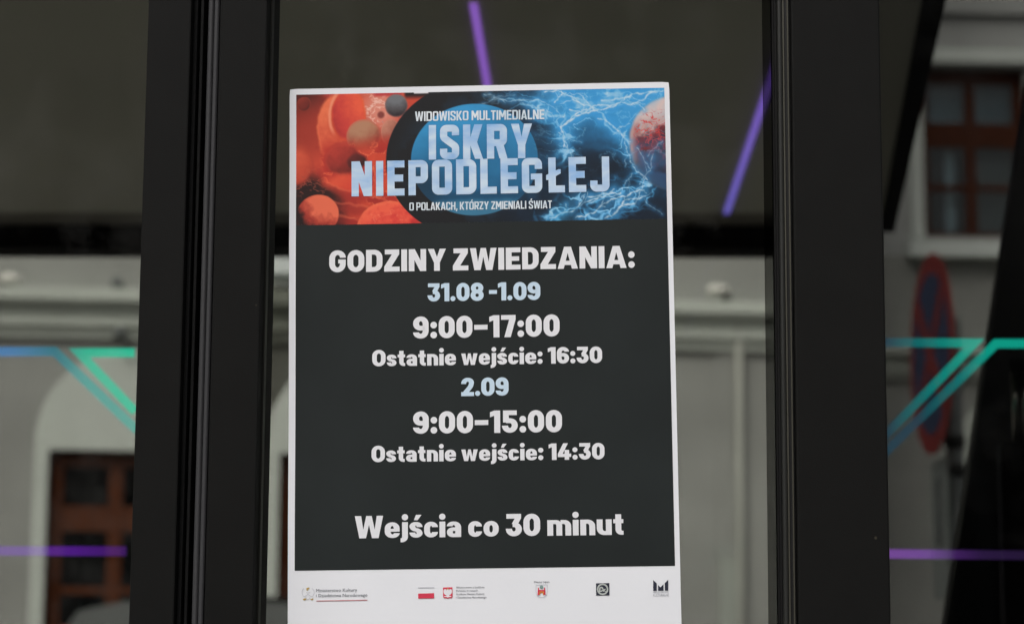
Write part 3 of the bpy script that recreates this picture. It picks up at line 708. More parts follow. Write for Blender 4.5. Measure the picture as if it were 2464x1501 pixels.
def stroke(pts, v, h, closed=False):
    """outline pieces (quads) of a stroke with an elliptical pen v wide and h high"""
    P_ = fillet(pts, closed); n = len(P_)
    Q = [P_[0]]
    for q in P_[1:]:
        if (q - Q[-1]).length > 1e-4: Q.append(q)
    if closed and (Q[0] - Q[-1]).length < 1e-4: Q.pop()
    n = len(Q); sc = lambda a: Vector((a.x / (v / 2), a.y / (h / 2))); us = lambda a: Vector((a.x * v / 2, a.y * h / 2))
    S_ = [sc(q) for q in Q]; Lp = []; Rp = []
    for i in range(n):
        if closed: a = S_[i] - S_[i - 1]; b = S_[(i + 1) % n] - S_[i]
        else:
            a = S_[i] - S_[i - 1] if i else S_[1] - S_[0]; b = S_[i + 1] - S_[i] if i < n - 1 else a
        a = a.normalized(); b = b.normalized(); na = Vector((-a.y, a.x)); nb = Vector((-b.y, b.x))
        m_ = na + nb
        m_ = na if m_.length < 1e-6 else m_.normalized()
        m_ = m_ / max(.42, m_.dot(na))
        Lp.append(us(S_[i] + m_)); Rp.append(us(S_[i] - m_))
    quads = []
    rng_ = range(n) if closed else range(n - 1)
    for i in rng_:
        j = (i + 1) % n
        quads.append([tuple(Lp[i]), tuple(Rp[i]), tuple(Rp[j]), tuple(Lp[j])])
    return quads

def rect(x0, y0, x1, y1): return [[(x0, y0), (x1, y0), (x1, y1), (x0, y1)]]
def diag(xb, yb, xt, yt, w_): return [[(xb, yb), (xb + w_, yb), (xt + w_, yt), (xt, yt)]]
def circ(cx, cy, r): return [[(cx + r * math.cos(2 * PI * i / 24), cy + r * math.sin(2 * PI * i / 24)) for i in range(24)]]

def heavy(ch):
    """extra-bold grotesque; capital height 100. Returns width, list of layers"""
    v, h = 27.0, 21.5; L = v / 2; B = h / 2; T = 100 - h / 2
    def S(pts, c=False, vv=v, hh=h): return stroke(pts, vv, hh, c)
    def R(w_): return w_ - v / 2
    xh = 70; lv = 25.5; lh = 18.0; l = lv / 2; b = lh / 2; t = xh - lh / 2
    def s(pts, c=False, vv=lv, hh=lh): return stroke(pts, vv, hh, c)
    if ch == ' ': return 26, []
    if ch in 'OQ': w_ = 79; r = R(w_); return w_, [S([(L, B, 27), (r, B, 27), (r, T, 27), (L, T, 27)], True)]
    if ch == '0': w_ = 73; r = R(w_); return w_, [S([(L, B, 26), (r, B, 26), (r, T, 26), (L, T, 26)], True)]
    if ch == 'G': w_ = 77; r = R(w_); return w_, [S([(r, 66), (r, T, 27), (L, T, 27), (L, B, 27), (r, B, 27), (r, 46)]), rect(42, 40, 77, 58)]
    if ch == 'D': w_ = 77; r = R(w_); return w_, [rect(0, 0, v, 100), S([(20, B), (r, B, 26), (r, T, 26), (20, T)])]
    if ch == 'Z': return 72, [rect(3, 78, 70, 100), rect(0, 0, 72, 22), [[(0, 22), (34, 22), (70, 78), (36, 78)]]]
    if ch == 'I': return v, [rect(0, 0, v, 100)]
    if ch == 'N': return 81, [rect(0, 0, 26, 100), rect(55, 0, 81, 100), diag(53, 0, 0, 100, 28)]
    if ch == 'Y': return 85, [[[(0, 100), (29, 100), (42.5, 63), (56, 100), (85, 100), (56, 37), (56, 0), (29, 0), (29, 37)]]]
    if ch == 'W': return 124, [[[(0, 100), (28, 100), (37, 38), (50, 100), (74, 100), (87, 38), (96, 100), (124, 100), (104, 0), (75, 0), (62, 60), (49, 0), (20, 0)]]]
    if ch == 'E': return 68, [rect(0, 0, v, 100), rect(v, 0, 68, 22), rect(v, 39.5, 62, 60), rect(v, 78, 68, 100)]
    if ch == 'A': return 94, [[[(0, 0), (28, 0), (47, 72), (47, 100), (31, 100)]], [[(94, 0), (66, 0), (47, 72), (47, 100), (63, 100)]], [[(32.5, 17), (61.5, 17), (56.5, 36), (37.5, 36)]]]
    if ch == '1': return 46, [rect(19, 0, 46, 100), [[(19, 100), (0, 93), (0, 70), (19, 77)]]]
    if ch == '2': w_ = 70; r = R(w_); return w_, [S([(L, 66), (L, T, 22), (r, T, 22), (r, 58, 16), (21, 16)]), rect(0, 0, w_, 22)]
    if ch == '3': w_ = 70; r = R(w_); return w_, [rect(3, 79, 67, 100), diag(26, 55, 40, 80, 27), S([(30, 52), (r, 52, 20), (r, B, 22), (L, B, 22), (L, 34)])]
    if ch == '4': return 78, [diag(0, 36, 32, 100, 28), rect(0, 17, 78, 37), rect(40, 0, 66, 60)]
    if ch == '5': w_ = 71; r = R(w_); return w_, [rect(5, 79, 67, 100), rect(5, 46, 31, 80), S([(18, 54), (r, 54, 21), (r, B, 22), (L, B, 22), (L, 32)])]
    if ch in '69':
        w_ = 71; r = R(w_)
        q = S([(r, 72), (r, T, 24), (L, T, 24), (L, B, 24), (r, B, 24), (r, 53, 20), (L + 6, 53)])
        if ch == '9': q = [[(w_ - x, 100 - y) for x, y in pl] for pl in q]
        return w_, [q]
    if ch == '7': return 66, [rect(0, 79, 66, 100), diag(14, 0, 37, 80, 29)]
    if ch == '8': w_ = 73; r = R(w_); return w_, [S([(L + 2, 52, 19), (r - 2, 52, 19), (r - 2, T, 20), (L + 2, T, 20)], True), S([(L, B, 21), (r, B, 21), (r, 50.5, 20), (L, 50.5, 20)], True)]
    if ch == ':': return 30, [circ(15, 15, 15), circ(15, 60, 15)]
    if ch == '.': return 28, [circ(14, 14, 14)]
    if ch == '-': return 44, [rect(0, 37, 44, 58)]
    if ch == '\u2013': return 61, [rect(0, 36, 61, 58)]
    if ch in 's\u015b':
        w_ = 57; r = w_ - l; z = 15.5
        q = [s([(r, 47), (r, xh - z / 2, 15), (l, xh - z / 2, 15), (l, 39, 12), (r, 31, 12), (r, z / 2, 15), (l, z / 2, 15), (l, 23)], hh=z)]
        if ch != 's': q.append([[(19, 78), (36, 78), (53, 102), (29, 102)]])
        return w_, q
    if ch == 't': return 45, [s([(22, 92), (22, b, 15), (44, b)]), rect(0, 52, 44, 70)]
    if ch == 'a': w_ = 62; r = w_ - l; z = 16; return w_, [s([(l, 49), (l, xh - z / 2, 16), (r, xh - z / 2, 18), (r, 0)], hh=z), s([(r, 35.5), (l, 35.5, 13), (l, z / 2, 13), (r, z / 2)], hh=z)]
    if ch == 'n': w_ = 65; r = w_ - l; return w_, [rect(0, 0, lv, 70), s([(20, t), (r, t, 20), (r, 0)])]
    if ch == 'i': return lv, [rect(0, 0, lv, 70), circ(l, 92, 14)]
    if ch == 'e': w_ = 65; r = w_ - l; z = 16; return w_, [s([(r, 21), (r, z / 2, 17), (l, z / 2, 20), (l, xh - z / 2, 20), (r, xh - z / 2, 20), (r, 28)], hh=z), rect(l, 27.5, r, 41)]
    if ch == 'w': return 97, [[[(0, 70), (25, 70), (32, 27), (41, 70), (56, 70), (65, 27), (72, 70), (97, 70), (80, 0), (57, 0), (48.5, 40), (40, 0), (17, 0)]]]
    if ch == 'j': return 29, [s([(16.5, 70), (16.5, -20 + b, 15), (-3, -20 + b)]), circ(16.5, 92, 14)]
    if ch == 'c': w_ = 60; r = w_ - l; return w_, [s([(r, 46), (r, t, 19), (l, t, 19), (l, b, 19), (r, b, 19), (r, 24)])]
    if ch == 'o': w_ = 66; r = w_ - l; return w_, [s([(l, b, 22), (r, b, 22), (r, t, 22), (l, t, 22)], True)]
    if ch == 'm': return 104, [rect(0, 0, lv, 70), s([(20, t), (52, t, 16), (52, 0)]), s([(58, t), (104 - l, t, 18), (104 - l, 0)])]
    if ch == 'u': w_ = 65; return w_, [s([(l, 70), (l, b, 20), (46, b)]), rect(w_ - lv, 0, w_, 70)]
    raise KeyError(ch)

def techno(ch, v=22.0, h=20.0):
    """square display face with clipped corners"""
    L = v / 2; B = h / 2; T = 100 - h / 2; k = 9
    def S(pts, c=False): return stroke(pts, v, h, c)
    if ch == ' ': return 26, []
    if ch in 'O\u00d3':
        w_ = 61; r = w_ - L; q = [S([(L, B, k), (r, B, k), (r, T, k), (L, T, k)], True)]
        if ch != 'O': q.append([[(24, 106), (38, 106), (50, 126), (32, 126)]])
        return w_, q
    if ch == 'I': return v, [rect(0, 0, v, 100)]
    if ch in 'S\u015a':
        w_ = 58; r = w_ - L; q = [S([(r, 69), (r, T, k), (L, T, k), (L, 63, 5), (r, 37, 5), (r, B, k), (L, B, k), (L, 31)])]
        if ch != 'S': q.append([[(22, 106), (36, 106), (48, 126), (30, 126)]])
        return w_, q
    if ch == 'K': return 60, [rect(0, 0, v, 100), [[(v - 2, 40), (v + 12, 40), (v + 14, 52), (60, 100), (60 - v - 3, 100), (v - 2, 62)]] if False else diag(v - 6, 44, 60 - v - 4, 100, v + 3), diag(60 - v - 2, 0, v - 6, 56, v + 2)]
    if ch == 'R': w_ = 61; r = w_ - L; return w_, [rect(0, 0, v, 100), S([(v - 3, T), (r, T, k), (r, 46, k), (v - 3, 46)]), diag(w_ - v - 1, 0, v + 3, 46, v + 2)]
    if ch == 'Y': return 64, [[[(0, 100), (v + 2, 100), (32, 62), (64 - v - 2, 100), (64, 100), (32 + L, 38), (32 + L, 0), (32 - L, 0), (32 - L, 38)]]]
    if ch == 'N': w_ = 62; return w_, [rect(0, 0, v, 100), rect(w_ - v, 0, w_, 100), diag(w_ - v - 3, 0, 0, 100, v + 3)]
    if ch == 'E': return 52, [rect(0, 0, v, 100), rect(v, 0, 52, h), rect(v, 50 - h / 2, 48, 50 + h / 2), rect(v, 100 - h, 52, 100)]
    if ch == 'P': w_ = 59; r = w_ - L; return w_, [rect(0, 0, v, 100), S([(v - 3, T), (r, T, k), (r, 44, k), (v - 3, 44)])]
    if ch == 'D': w_ = 61; r = w_ - L; return w_, [rect(0, 0, v, 100), S([(v - 3, B), (r, B, k + 3), (r, T, k + 3), (v - 3, T)])]
    if ch == 'L': return 49, [rect(0, 0, v, 100), rect(v, 0, 49, h)]
    if ch == '\u0141': return 56, [rect(7, 0, 7 + v, 100), rect(7 + v, 0, 56, h), [[(0, 36), (7, 36), (7 + v + 15, 54), (7 + v + 15, 66), (7 + v + 8, 66), (0, 50)]]]
    if ch == 'G': w_ = 61; r = w_ - L; return w_, [S([(r, 68), (r, T, k), (L, T, k), (L, B, k), (r, B, k), (r, 42)]), rect(27, 38, w_, 38 + h * .85)]
    if ch == 'J': w_ = 58; r = w_ - L; return w_, [S([(r, 100), (r, B, k), (L, B, k), (L, 32)])]
    if ch == 'W': return 88, [[[(0, 100), (v, 100), (26, 34), (44 - v * .45, 100), (44 + v * .45, 100), (62, 34), (88 - v, 100), (88, 100), (74, 0), (74 - v - 1, 0), (44, 60), (14 + v + 1, 0), (14, 0)]]]
    if ch == 'M': w_ = 76; return w_, [rect(0, 0, v, 100), rect(w_ - v, 0, w_, 100), [[(0, 100), (v + 2, 100), (38, 58), (w_ - v - 2, 100), (w_, 100), (46, 26), (30, 26)]]]
    if ch == 'U': w_ = 60; r = w_ - L; return w_, [S([(L, 100), (L, B, k), (r, B, k), (r, 100)])]
    if ch == 'T': return 52, [rect(0, 100 - h, 52, 100), rect(26 - L, 0, 26 + L, 100 - h)]
    if ch == 'A': w_ = 64; c = 32; return w_, [[[(0, 0), (v, 0), (c, 72), (c, 100), (c - v * .62, 100)]], [[(w_, 0), (w_ - v, 0), (c, 72), (c, 100), (c + v * .62, 100)]], rect(v * .9, 18, w_ - v * .9, 18 + h * .8)]
    if ch == 'C': w_ = 58; r = w_ - L; return w_, [S([(r, 68), (r, T, k), (L, T, k), (L, B, k), (r, B, k), (r, 32)])]
    if ch == 'H': w_ = 60; return w_, [rect(0, 0, v, 100), rect(w_ - v, 0, w_, 100), rect(v, 50 - h / 2, w_ - v, 50 + h / 2)]
    if ch == 'Z': return 54, [rect(0, 100 - h, 54, 100), rect(0, 0, 54, h), [[(0, h), (v + 2, h), (54, 100 - h), (54 - v - 2, 100 - h)]]]
    if ch == ',': return v, [[[(4, 17), (v + 2, 17), (v - 5, -18), (-2, -18)]]]
    raise KeyError(ch)

def text_polys(body, font, gap, x0, x1, y_base0, y_base1, cap0, space=None):
    """body set between px x0..x1; baseline py at both ends; cap height in px. All on the sheet's own plane"""
    pen = 0; items = []
    for ch in body:
        w_, layers = font(ch)
        if ch == ' ':
            pen += (space or w_); continue
        items.append((pen, w_, layers)); pen += w_ + gap
    total = items[-1][0] + items[-1][1]
    A0 = loc(x0, y_base0); A1 = loc(x1, y_base1); C0 = loc(x0, y_base0 - cap0)
    ex = (Vector(A1) - Vector(A0)) / total; up = Vector((-ex.y, ex.x)).normalized() * ((Vector(C0) - Vector(A0)).length / 100)
    out = []
    for p, w_, layers in items:
        for si, quads in enumerate(layers):
            for q in quads:
                out.append(([tuple(Vector(A0) + ex * (p + x) + up * y) for x, y in q], si))
    return out

def cloudy(name, c0, c1):
    m = pmat(name, c0, rough=.5, var=0, spec=.2); nt = m.node_tree
    r = [n for n in nt.nodes if n.type == 'VALTORGB'][0]; n = [n for n in nt.nodes if n.type == 'TEX_NOISE'][0]
    n.inputs['Scale'].default_value = 55; n.inputs['Detail'].default_value = 7; n.inputs['Distortion'].default_value = .6
    mp = nt.nodes.new('ShaderNodeMapping'); mp.inputs['Scale'].default_value = (.55, 1, 1.6)
    tc = [n_ for n_ in nt.nodes if n_.type == 'TEX_COORD'][0]
    nt.links.new(tc.outputs['Object'], mp.inputs['Vector']); nt.links.new(mp.outputs[0], n.inputs['Vector'])
    r.color_ramp.elements[0].color = c0 + (1,); r.color_ramp.elements[1].color = c1 + (1,)
    return m
M['title'] = cloudy('printed_cloudy_blue', (.27, .46, .74), (.60, .71, .81))
M['subtitle'] = cloudy('printed_cloudy_white', (.56, .66, .74), (.74, .77, .80))

th = lambda ch: techno(ch, 17.5, 15.5)
ink(text_polys('WIDOWISKO MULTIMEDIALNE', th, 8, 999, 1310, 292.5, 288, 23), 'subtitle_line', M['subtitle'])
ink(text_polys('ISKRY', techno, 12, 1032, 1281, 385, 381.5, 83), 'title_line', M['title'])
ink(text_polys('NIEPODLEG\u0141EJ', techno, 12, 846, 1467, 473, 462, 84), 'title_line', M['title'])
ink(text_polys('O POLAKACH, KT\u00d3RZY ZMIENIALI \u015aWIAT', th, 8, 985, 1328, 507, 502.5, 19), 'subtitle_line', M['subtitle'])
def body(tx, x0, x1, yb0, yb1, cap, mat, name, gap=7.5, space=24):
    ink(text_polys(tx, heavy, gap, x0, x1, yb0, yb1, cap, space), name, mat)
def z1(x, y): return 774 + x * .32057, 568.6 + y * .32057         # readings from an enlargement
def z2(x, y): return 774 + x * .32057, 892.4 + y * .32057
body('GODZINY ZWIEDZANIA:', z1(57, 0)[0], z1(2350, 0)[0], z1(0, 271)[1], z1(0, 239)[1], 52.8, M['ink_white'], 'hours_heading', 8)
body('31.08 -1.09', z1(795, 0)[0], z1(1642, 0)[0], z1(0, 490)[1], z1(0, 479)[1], 43.5, M['ink_blue'], 'date_line', 6)
body('9:00\u201317:00', z1(687, 0)[0], z1(1787, 0)[0], z1(0, 768)[1], z1(0, 752)[1], 53, M['ink_white'], 'time_line', 8)
body('Ostatnie wej\u015bcie: 16:30', z1(380, 0)[0], z1(2106, 0)[0], z1(0, 976)[1], z1(0, 951)[1], 39.5, M['ink_white'], 'entry_line', 7.5)
body('2.09', z2(1048, 0)[0], z2(1404, 0)[0], z2(0, 189)[1], z2(0, 185)[1], 44, M['ink_blue'], 'date_line', 6)
body('9:00\u201315:00', z2(687, 0)[0], z2(1805, 0)[0], z2(0, 471)[1], z2(0, 459)[1], 53.5, M['ink_white'], 'time_line', 8)
body('Ostatnie wej\u015bcie: 14:30', z2(375, 0)[0], z2(2124, 0)[0], z2(0, 684)[1], z2(0, 662)[1], 39.5, M['ink_white'], 'entry_line', 7.5)
body('Wej\u015bcia co 30 minut', z2(250, 0)[0], z2(2268, 0)[0], z2(0, 1255)[1], z2(0, 1227)[1], 53.5, M['ink_white'], 'entry_line', 7)

# --- small print with the built-in face
def small_print(lines, name, mat, d=.0004):
    """lines: (text, px x0, px x1, baseline py at x0, py at x1, cap px)"""
    mb = MB()
    for tx, x0, x1, y0, y1, cap in lines:
        c = bpy.data.curves.new('small_print', 'FONT'); c.body = tx; c.resolution_u = 2
        o = bpy.data.objects.new('small_print', c); COL.objects.link(o)
        me = bpy.data.meshes.new_from_object(o.evaluated_get(bpy.context.evaluated_depsgraph_get()))
        bpy.data.objects.remove(o); bpy.data.curves.remove(c)
        if not me.vertices: continue
        xs = [v.co.x for v in me.vertices]; a, b = min(xs), max(xs)
        A0 = Vector(loc(x0, y0)); A1 = Vector(loc(x1, y1)); ex = (A1 - A0) / (b - a); up = Vector((-ex.y, ex.x)).normalized() * ((Vector(loc(x0, y0 - cap)) - A0).length / .70)
        vs = []
        for v in me.vertices:
            q = A0 + ex * (v.co.x - a) + up * v.co.y
            vs.append(mb.bm.verts.new((q.x, wave(q.x, q.y) - d, q.y)))
        for f in me.polygons:
            try: mb.bm.faces.new([vs[i] for i in f.vertices])
            except ValueError: pass
        bpy.data.meshes.remove(me)
    for f in mb.bm.faces:
        f.normal_update()
        if f.normal.y > 0: f.normal_flip()
    me = bpy.data.meshes.new(name); mb.bm.to_mesh(me); mb.bm.free(); me.materials.append(mat)
    o = bpy.data.objects.new(name, me); COL.objects.link(o); o.parent = poster
    return o
def zp(ox, oy, s):                                                # pixel reading inside an enlargement -> 2464 px frame
    return lambda x, y: ((ox + x / s) * .78974, (oy + y / s) * .78974)
A_ = zp(900, 1760, 10.267); B_ = zp(1260, 1760, 10.267); C_ = zp(1600, 1750, 8.8); D_ = zp(1960, 1740, 13.643)
def row(z, tx, x0, y0, x1, y1, cap): a = z(x0, y0); b = z(x1, y1); return (tx, a[0], b[0], a[1], b[1], cap)
small_print([row(A_, 'Ministerstwo Kultury', 655, 436, 1935, 415, 7.6), row(A_, 'i Dziedzictwa Narodowego', 655, 592, 2255, 575, 7.6)], 'ministry_lettering', M['ink_grey'])
small_print([row(B_, 'Sfinansowano z bud\u017cetu', 1340, 320, 2215, 308, 4.2), row(B_, 'Pa\u0144stwa w ramach', 1340, 420, 2005, 412, 4.2), row(B_, '\u015brodk\u00f3w Ministra Kultury', 1340, 527, 2215, 517, 4.2), row(B_, 'i Dziedzictwa Narodowego', 1340, 632, 2285, 620, 4.2)], 'funding_lettering', M['ink_navy'])
small_print([row(C_, 'Miasto Lipno', 240, 216, 655, 208, 4.2)], 'town_lettering', M['ink_navy'])
small_print([row(D_, 'MIEJSKIE CENTRUM', 415, 893, 1045, 880, 3.2), row(D_, 'KULTURALNE', 415, 1036, 1060, 1026, 6.6)], 'culture_lettering', M['ink_mid'])
def pxpoly(z, pts, st=0): return ([loc(*z(x, y)) for x, y in pts], st)
def pxline(z, x0, y0, x1, y1, wd): return pxpoly(z, [(x0, y0 - wd / 2), (x1, y1 - wd / 2), (x1, y1 + wd / 2), (x0, y0 + wd / 2)])
def pxstroke(z, pts, wd, st=0, closed=False):
    return [pxpoly(z, q, st) for q in stroke(pts, wd, wd, closed)]
ink([pxline(A_, 665, 717, 2258, 688, 22)], 'red_rule', M['ink_redline'])
# ministry eagle: grey wing outlines, gold crown and claws
ink(pxstroke(A_, [(268, 325), (222, 370, 50), (212, 470, 60), (262, 590, 60), (330, 560, 30), (400, 500)], 15) + pxstroke(A_, [(520, 320), (585, 365, 50), (600, 465, 60), (545, 585, 60), (470, 560, 30), (400, 500)], 15, 1)
    + pxstroke(A_, [(340, 430), (395, 470, 20), (470, 430)], 14, 2) + pxstroke(A_, [(330, 600), (400, 690, 40), (470, 600)], 14, 3), 'ministry_eagle', M['ink_pale'])
ink([pxpoly(A_, [(352, 310), (440, 296), (438, 345), (400, 352), (395, 388), (358, 392)]), pxpoly(A_, [(235, 660), (300, 628), (362, 640), (330, 672), (280, 700)]), pxpoly(A_, [(452, 640), (510, 655), (570, 622), (560, 672), (528, 698)])], 'ministry_eagle_gold', M['ink_gold'])
ink([pxpoly(B_, [(148, 485), (645, 470), (645, 630), (150, 640)])], 'flag_red_band', M['ink_red'])
ink([pxline(B_, 145, 301, 650, 292, 22)], 'flag_top_rule', M['ink_pale'])
ink([pxpoly(B_, [(922, 292), (1218, 285), (1222, 590), (1195, 620), (1110, 622), (1075, 640), (1035, 624), (955, 622), (930, 596)])], 'red_shield', M['ink_red'])
ink([pxpoly(B_, [(1075, 322), (1105, 352), (1100, 400), (1130, 348), (1180, 338), (1205, 390), (1195, 470), (1150, 525), (1110, 535), (1135, 560), (1185, 555), (1180, 585), (1110, 588), (1075, 612), (1040, 588), (965, 592), (960, 562), (1015, 560), (1035, 535), (990, 525), (945, 470), (938, 390), (965, 345), (1015, 350), (1045, 400), (1040, 352)])], 'white_eagle', M['ink_white'], d=.00045)
ink([pxpoly(B_, [(1045, 322), (1100, 320), (1095, 352), (1050, 354)])], 'eagle_crown', M['ink_gold'], d=.0005)
# town arms
ink(pxstroke(C_, [(292, 268), (592, 262), (592, 470, 60), (560, 575, 60), (440, 608, 60), (325, 580, 60), (292, 480, 60)], 13, 0, True), 'town_shield_outline', M['ink_pale'])
ink([pxpoly(C_, [(345, 345), (372, 345), (372, 540), (330, 545)]), pxpoly(C_, [(505, 340), (535, 340), (548, 535), (508, 535)]), pxpoly(C_, [(372, 405), (505, 402), (505, 440), (372, 442)])], 'town_gate', M['ink_red'])
ink([pxpoly(C_, [(373, 443), (504, 441), (506, 535), (482, 535), (462, 478), (420, 480), (396, 537), (373, 540)])], 'town_gate_doors', M['ink_orange'])
ink([pxpoly(C_, [(398, 300), (440, 284), (480, 296), (492, 340), (470, 372), (420, 376), (392, 345)])], 'town_rosette', M['ink_green'])
# dark square badge with ring and two letters
ink([pxpoly(C_, [(1898, 226), (2256, 220), (2260, 545), (1902, 550)])], 'square_badge', M['ink_navy'])
ink([pxpoly(C_, q) for q in stroke([(1950, 388, 130), (2078, 256, 130), (2206, 384, 130), (2080, 520, 130)], 46, 46, True)] if False else
    [pxpoly(C_, q) for q in stroke([(2078 + 132 * math.cos(a * PI / 16), 386 + 134 * math.sin(a * PI / 16)) for a in range(32)], 42, 42, True)], 'badge_ring', M['ink_silver'], d=.00045)
ink([pxpoly(C_, q, 0) for q in stroke([(2000, 460), (2000, 350, 20), (2060, 335, 20), (2085, 375)], 38, 38)] + [pxpoly(C_, q, 1) for q in stroke([(2010, 440), (2060, 440, 20), (2070, 395)], 30, 30)] + [pxpoly(C_, q, 2) for q in stroke([(2100, 380), (2100, 450)], 26, 26)] + [pxpoly(C_, q, 3) for q in stroke([(2155, 375), (2110, 412), (2160, 450)], 24, 24)], 'badge_letters', M['ink_silver'], d=.00045)
# big M mark
ink([pxpoly(D_, [(410, 350), (556, 490), (560, 795), (412, 800)]), pxpoly(D_, [(612, 560), (712, 655), (838, 530), (842, 792), (616, 796)]), pxpoly(D_, [(892, 482), (1036, 340), (1036, 790), (894, 792)])], 'culture_mark', M['ink_navy'])

# ------------------------------------------------------------------ house across the street
def facade_frame(pxl, dl, pxr, dr):
    """facade plane from two picture columns and their depths"""
    def pt(px, dep):
        d = ray(px, 1590); return EYE + d * (dep / FPX)
    a = pt(pxl, dl); b = pt(pxr, dr); a.z = b.z = 0
    s = (b - a).normalized(); n = Vector((s.y, -s.x, 0))           # n looks at the camera
    return a, s, n
def sz(fr, px, py):
    a, s, n = fr; p = on_plane(px, py, a, n) - a
    return p.dot(s), p.z

def make_building(fr, label, smin, smax, height, depth, name='townhouse'):
    a, s, n = fr
    return thing(name, label, 'house', tuple(a), math.atan2(s.y, s.x))

def wall_holes(mb, smin, smax, z0, z1, holes, dep):
    """front face of a wall at y = 0 with rectangular openings and their reveals; house behind (+y)"""
    ss = sorted({smin, smax, *[h_[0] for h_ in holes], *[h_[2] for h_ in holes]}); zs = sorted({z0, z1, *[h_[1] for h_ in holes], *[h_[3] for h_ in holes]})
    for i in range(len(ss) - 1):
        for j in range(len(zs) - 1):
            cs, cz = (ss[i] + ss[i + 1]) / 2, (zs[j] + zs[j + 1]) / 2
            if any(h_[0] < cs < h_[2] and h_[1] < cz < h_[3] for h_ in holes): continue
            mb.quad((ss[i], 0, zs[j]), (ss[i + 1], 0, zs[j]), (ss[i + 1], 0, zs[j + 1]), (ss[i], 0, zs[j + 1]))
    for x0, y0, x1, y1 in holes:
        mb.quad((x0, 0, y0), (x0, dep, y0), (x0, dep, y1), (x0, 0, y1)); mb.quad((x1, 0, y0), (x1, 0, y1), (x1, dep, y1), (x1, dep, y0))
        mb.quad((x0, 0, y1), (x0, dep, y1), (x1, dep, y1), (x1, 0, y1)); mb.quad((x0, 0, y0), (x1, 0, y0), (x1, dep, y0), (x0, dep, y0))
    return mb

def joinery(parent, name, x0, z0, x1, z1, y, cols, rows, bar, post, wood='wood'):
    """wooden frame with panes. cols/rows: inner glass edges as fractions lists of (a, b)"""
    root = MB()
    f = root
    xs = [x0] + [c for ab in cols for c in ab] + [x1]; zs = [z0] + [c for ab in rows for c in ab] + [z1]
    # uprights
    for i in range(0, len(xs), 2):
        f.box(xs[i], y, z0, xs[i + 1], y + post, z1, bevel=.008)
    for j in range(0, len(zs), 2):
        for ca, cb in cols:
            f.box(ca + .0005, y + .006, zs[j], cb - .0005, y + post - .004, zs[j + 1])
    o = f.build('frame', M[wood])
    fr_ = o; o.name = name; o.parent = parent
    p = MB()
    for ca, cb in cols:
        for ra2, rb2 in rows:
            p.box(ca + .001, y + post * .5, ra2 + .001, cb - .001, y + post * .5 + .006, rb2 - .001)
    p.build('pane', M['pane_far'], fr_)
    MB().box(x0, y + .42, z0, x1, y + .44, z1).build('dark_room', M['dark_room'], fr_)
    return fr_

def arch_outline(cx, r, zs, x_in0, x_in1, z_in, z0):
    pts = [(cx - r, z0)]
    for i in range(33):
        a = PI - PI * i / 32; pts.append((cx + r * math.cos(a), zs + r * math.sin(a)))
    pts += [(cx + r, z0), (x_in1, z0), (x_in1, z_in), (x_in0, z_in), (x_in0, z0)]
    return pts

CORN = [(0, -.02), (.13, .30), (.2, .36), (.2, .44), (.14, .47), (.12, .58)]
def cornice(parent, smin, smax, zt, zb, name='cornice', mat=None):
    H_ = zt - zb
    prof = [(0, zt), (-.20, zt), (-.205, zt - .26 * H_), (-.13, zt - .36 * H_), (-.085, zt - .50 * H_), (-.085, zt - .56 * H_), (-.11, zt - .60 * H_), (-.11, zt - .76 * H_), (-.06, zt - .84 * H_), (-.055, zb), (0, zb)]
    return extrude_profile(MB(), prof, smin, smax).build(name, mat or M['trim'], parent)

def door_leaf(parent, dx0, dx1, zt, px2s):
    pass

# main house -------------------------------------------------------
FA = facade_frame(170, 16.5, 1740, 16.95)
def a_(px, py): return sz(FA, px, py)
sA0 = -7.0; sA1 = a_(2010, 900)[0]
hA = make_building(FA, 'grey plastered house with white arched doorways and a pale cornice', sA0, sA1, 9, 8)
GZ = -0.15
r_ = (a_(535, 1060)[0] - a_(85, 1060)[0]) / 2; cx1 = (a_(535, 1060)[0] + a_(85, 1060)[0]) / 2
pitch = a_(862, 1060)[0] - a_(310, 1060)[0]
zspring = a_(310, 1062)[1]; zdoor = a_(310, 1084)[1]
holes = []; doors = []
for i in range(-2, 3):
    cx = cx1 + pitch * i
    if i == 3: continue
    dx0 = cx - (cx1 - a_(117, 1090)[0]); dx1 = cx + (a_(443, 1090)[0] - cx1)
    holes.append((dx0, GZ, dx1, zdoor)); doors.append((cx, dx0, dx1))
# upper windows with their sills
zsill_t = a_(660, 612)[1]; zsill_b = a_(660, 664)[1]
up = []
for px0, px1 in ((700, 1010), (1130, 1440)):
    u0 = a_(px0, 600)[0]; u1 = a_(px1, 600)[0]; up.append((u0, zsill_t + .02, u1, zsill_t + 1.75))
doors = doors[:4] if False else [d for d in doors if d[0] < cx1 + pitch * 2.5]
holesA = [h_ for h_ in holes] + up
mb = wall_holes(MB(), sA0, sA1, GZ, 9.0, holesA, .16)
mb.quad((sA1, 0, GZ), (sA1, 8, GZ), (sA1, 8, 9), (sA1, 0, 9)); mb.quad((sA0, 0, GZ), (sA0, 0, 9), (sA0, 8, 9), (sA0, 8, GZ)); mb.quad((sA0, 8, GZ), (sA0, 8, 9), (sA1, 8, 9), (sA1, 8, GZ))
mb.build('wall', M['plaster'], hA)
MB().poly_prism([(sA0 - .3, -.35, 9.0), (sA0 - .3, 4, 11.4), (sA0 - .3, 8.3, 9.0)], (1, 0, 0), sA1 - sA0 + .6).build('roof', M['roof'], hA)
cornice(hA, sA0, sA1, a_(900, 716)[1], a_(900, 829)[1])
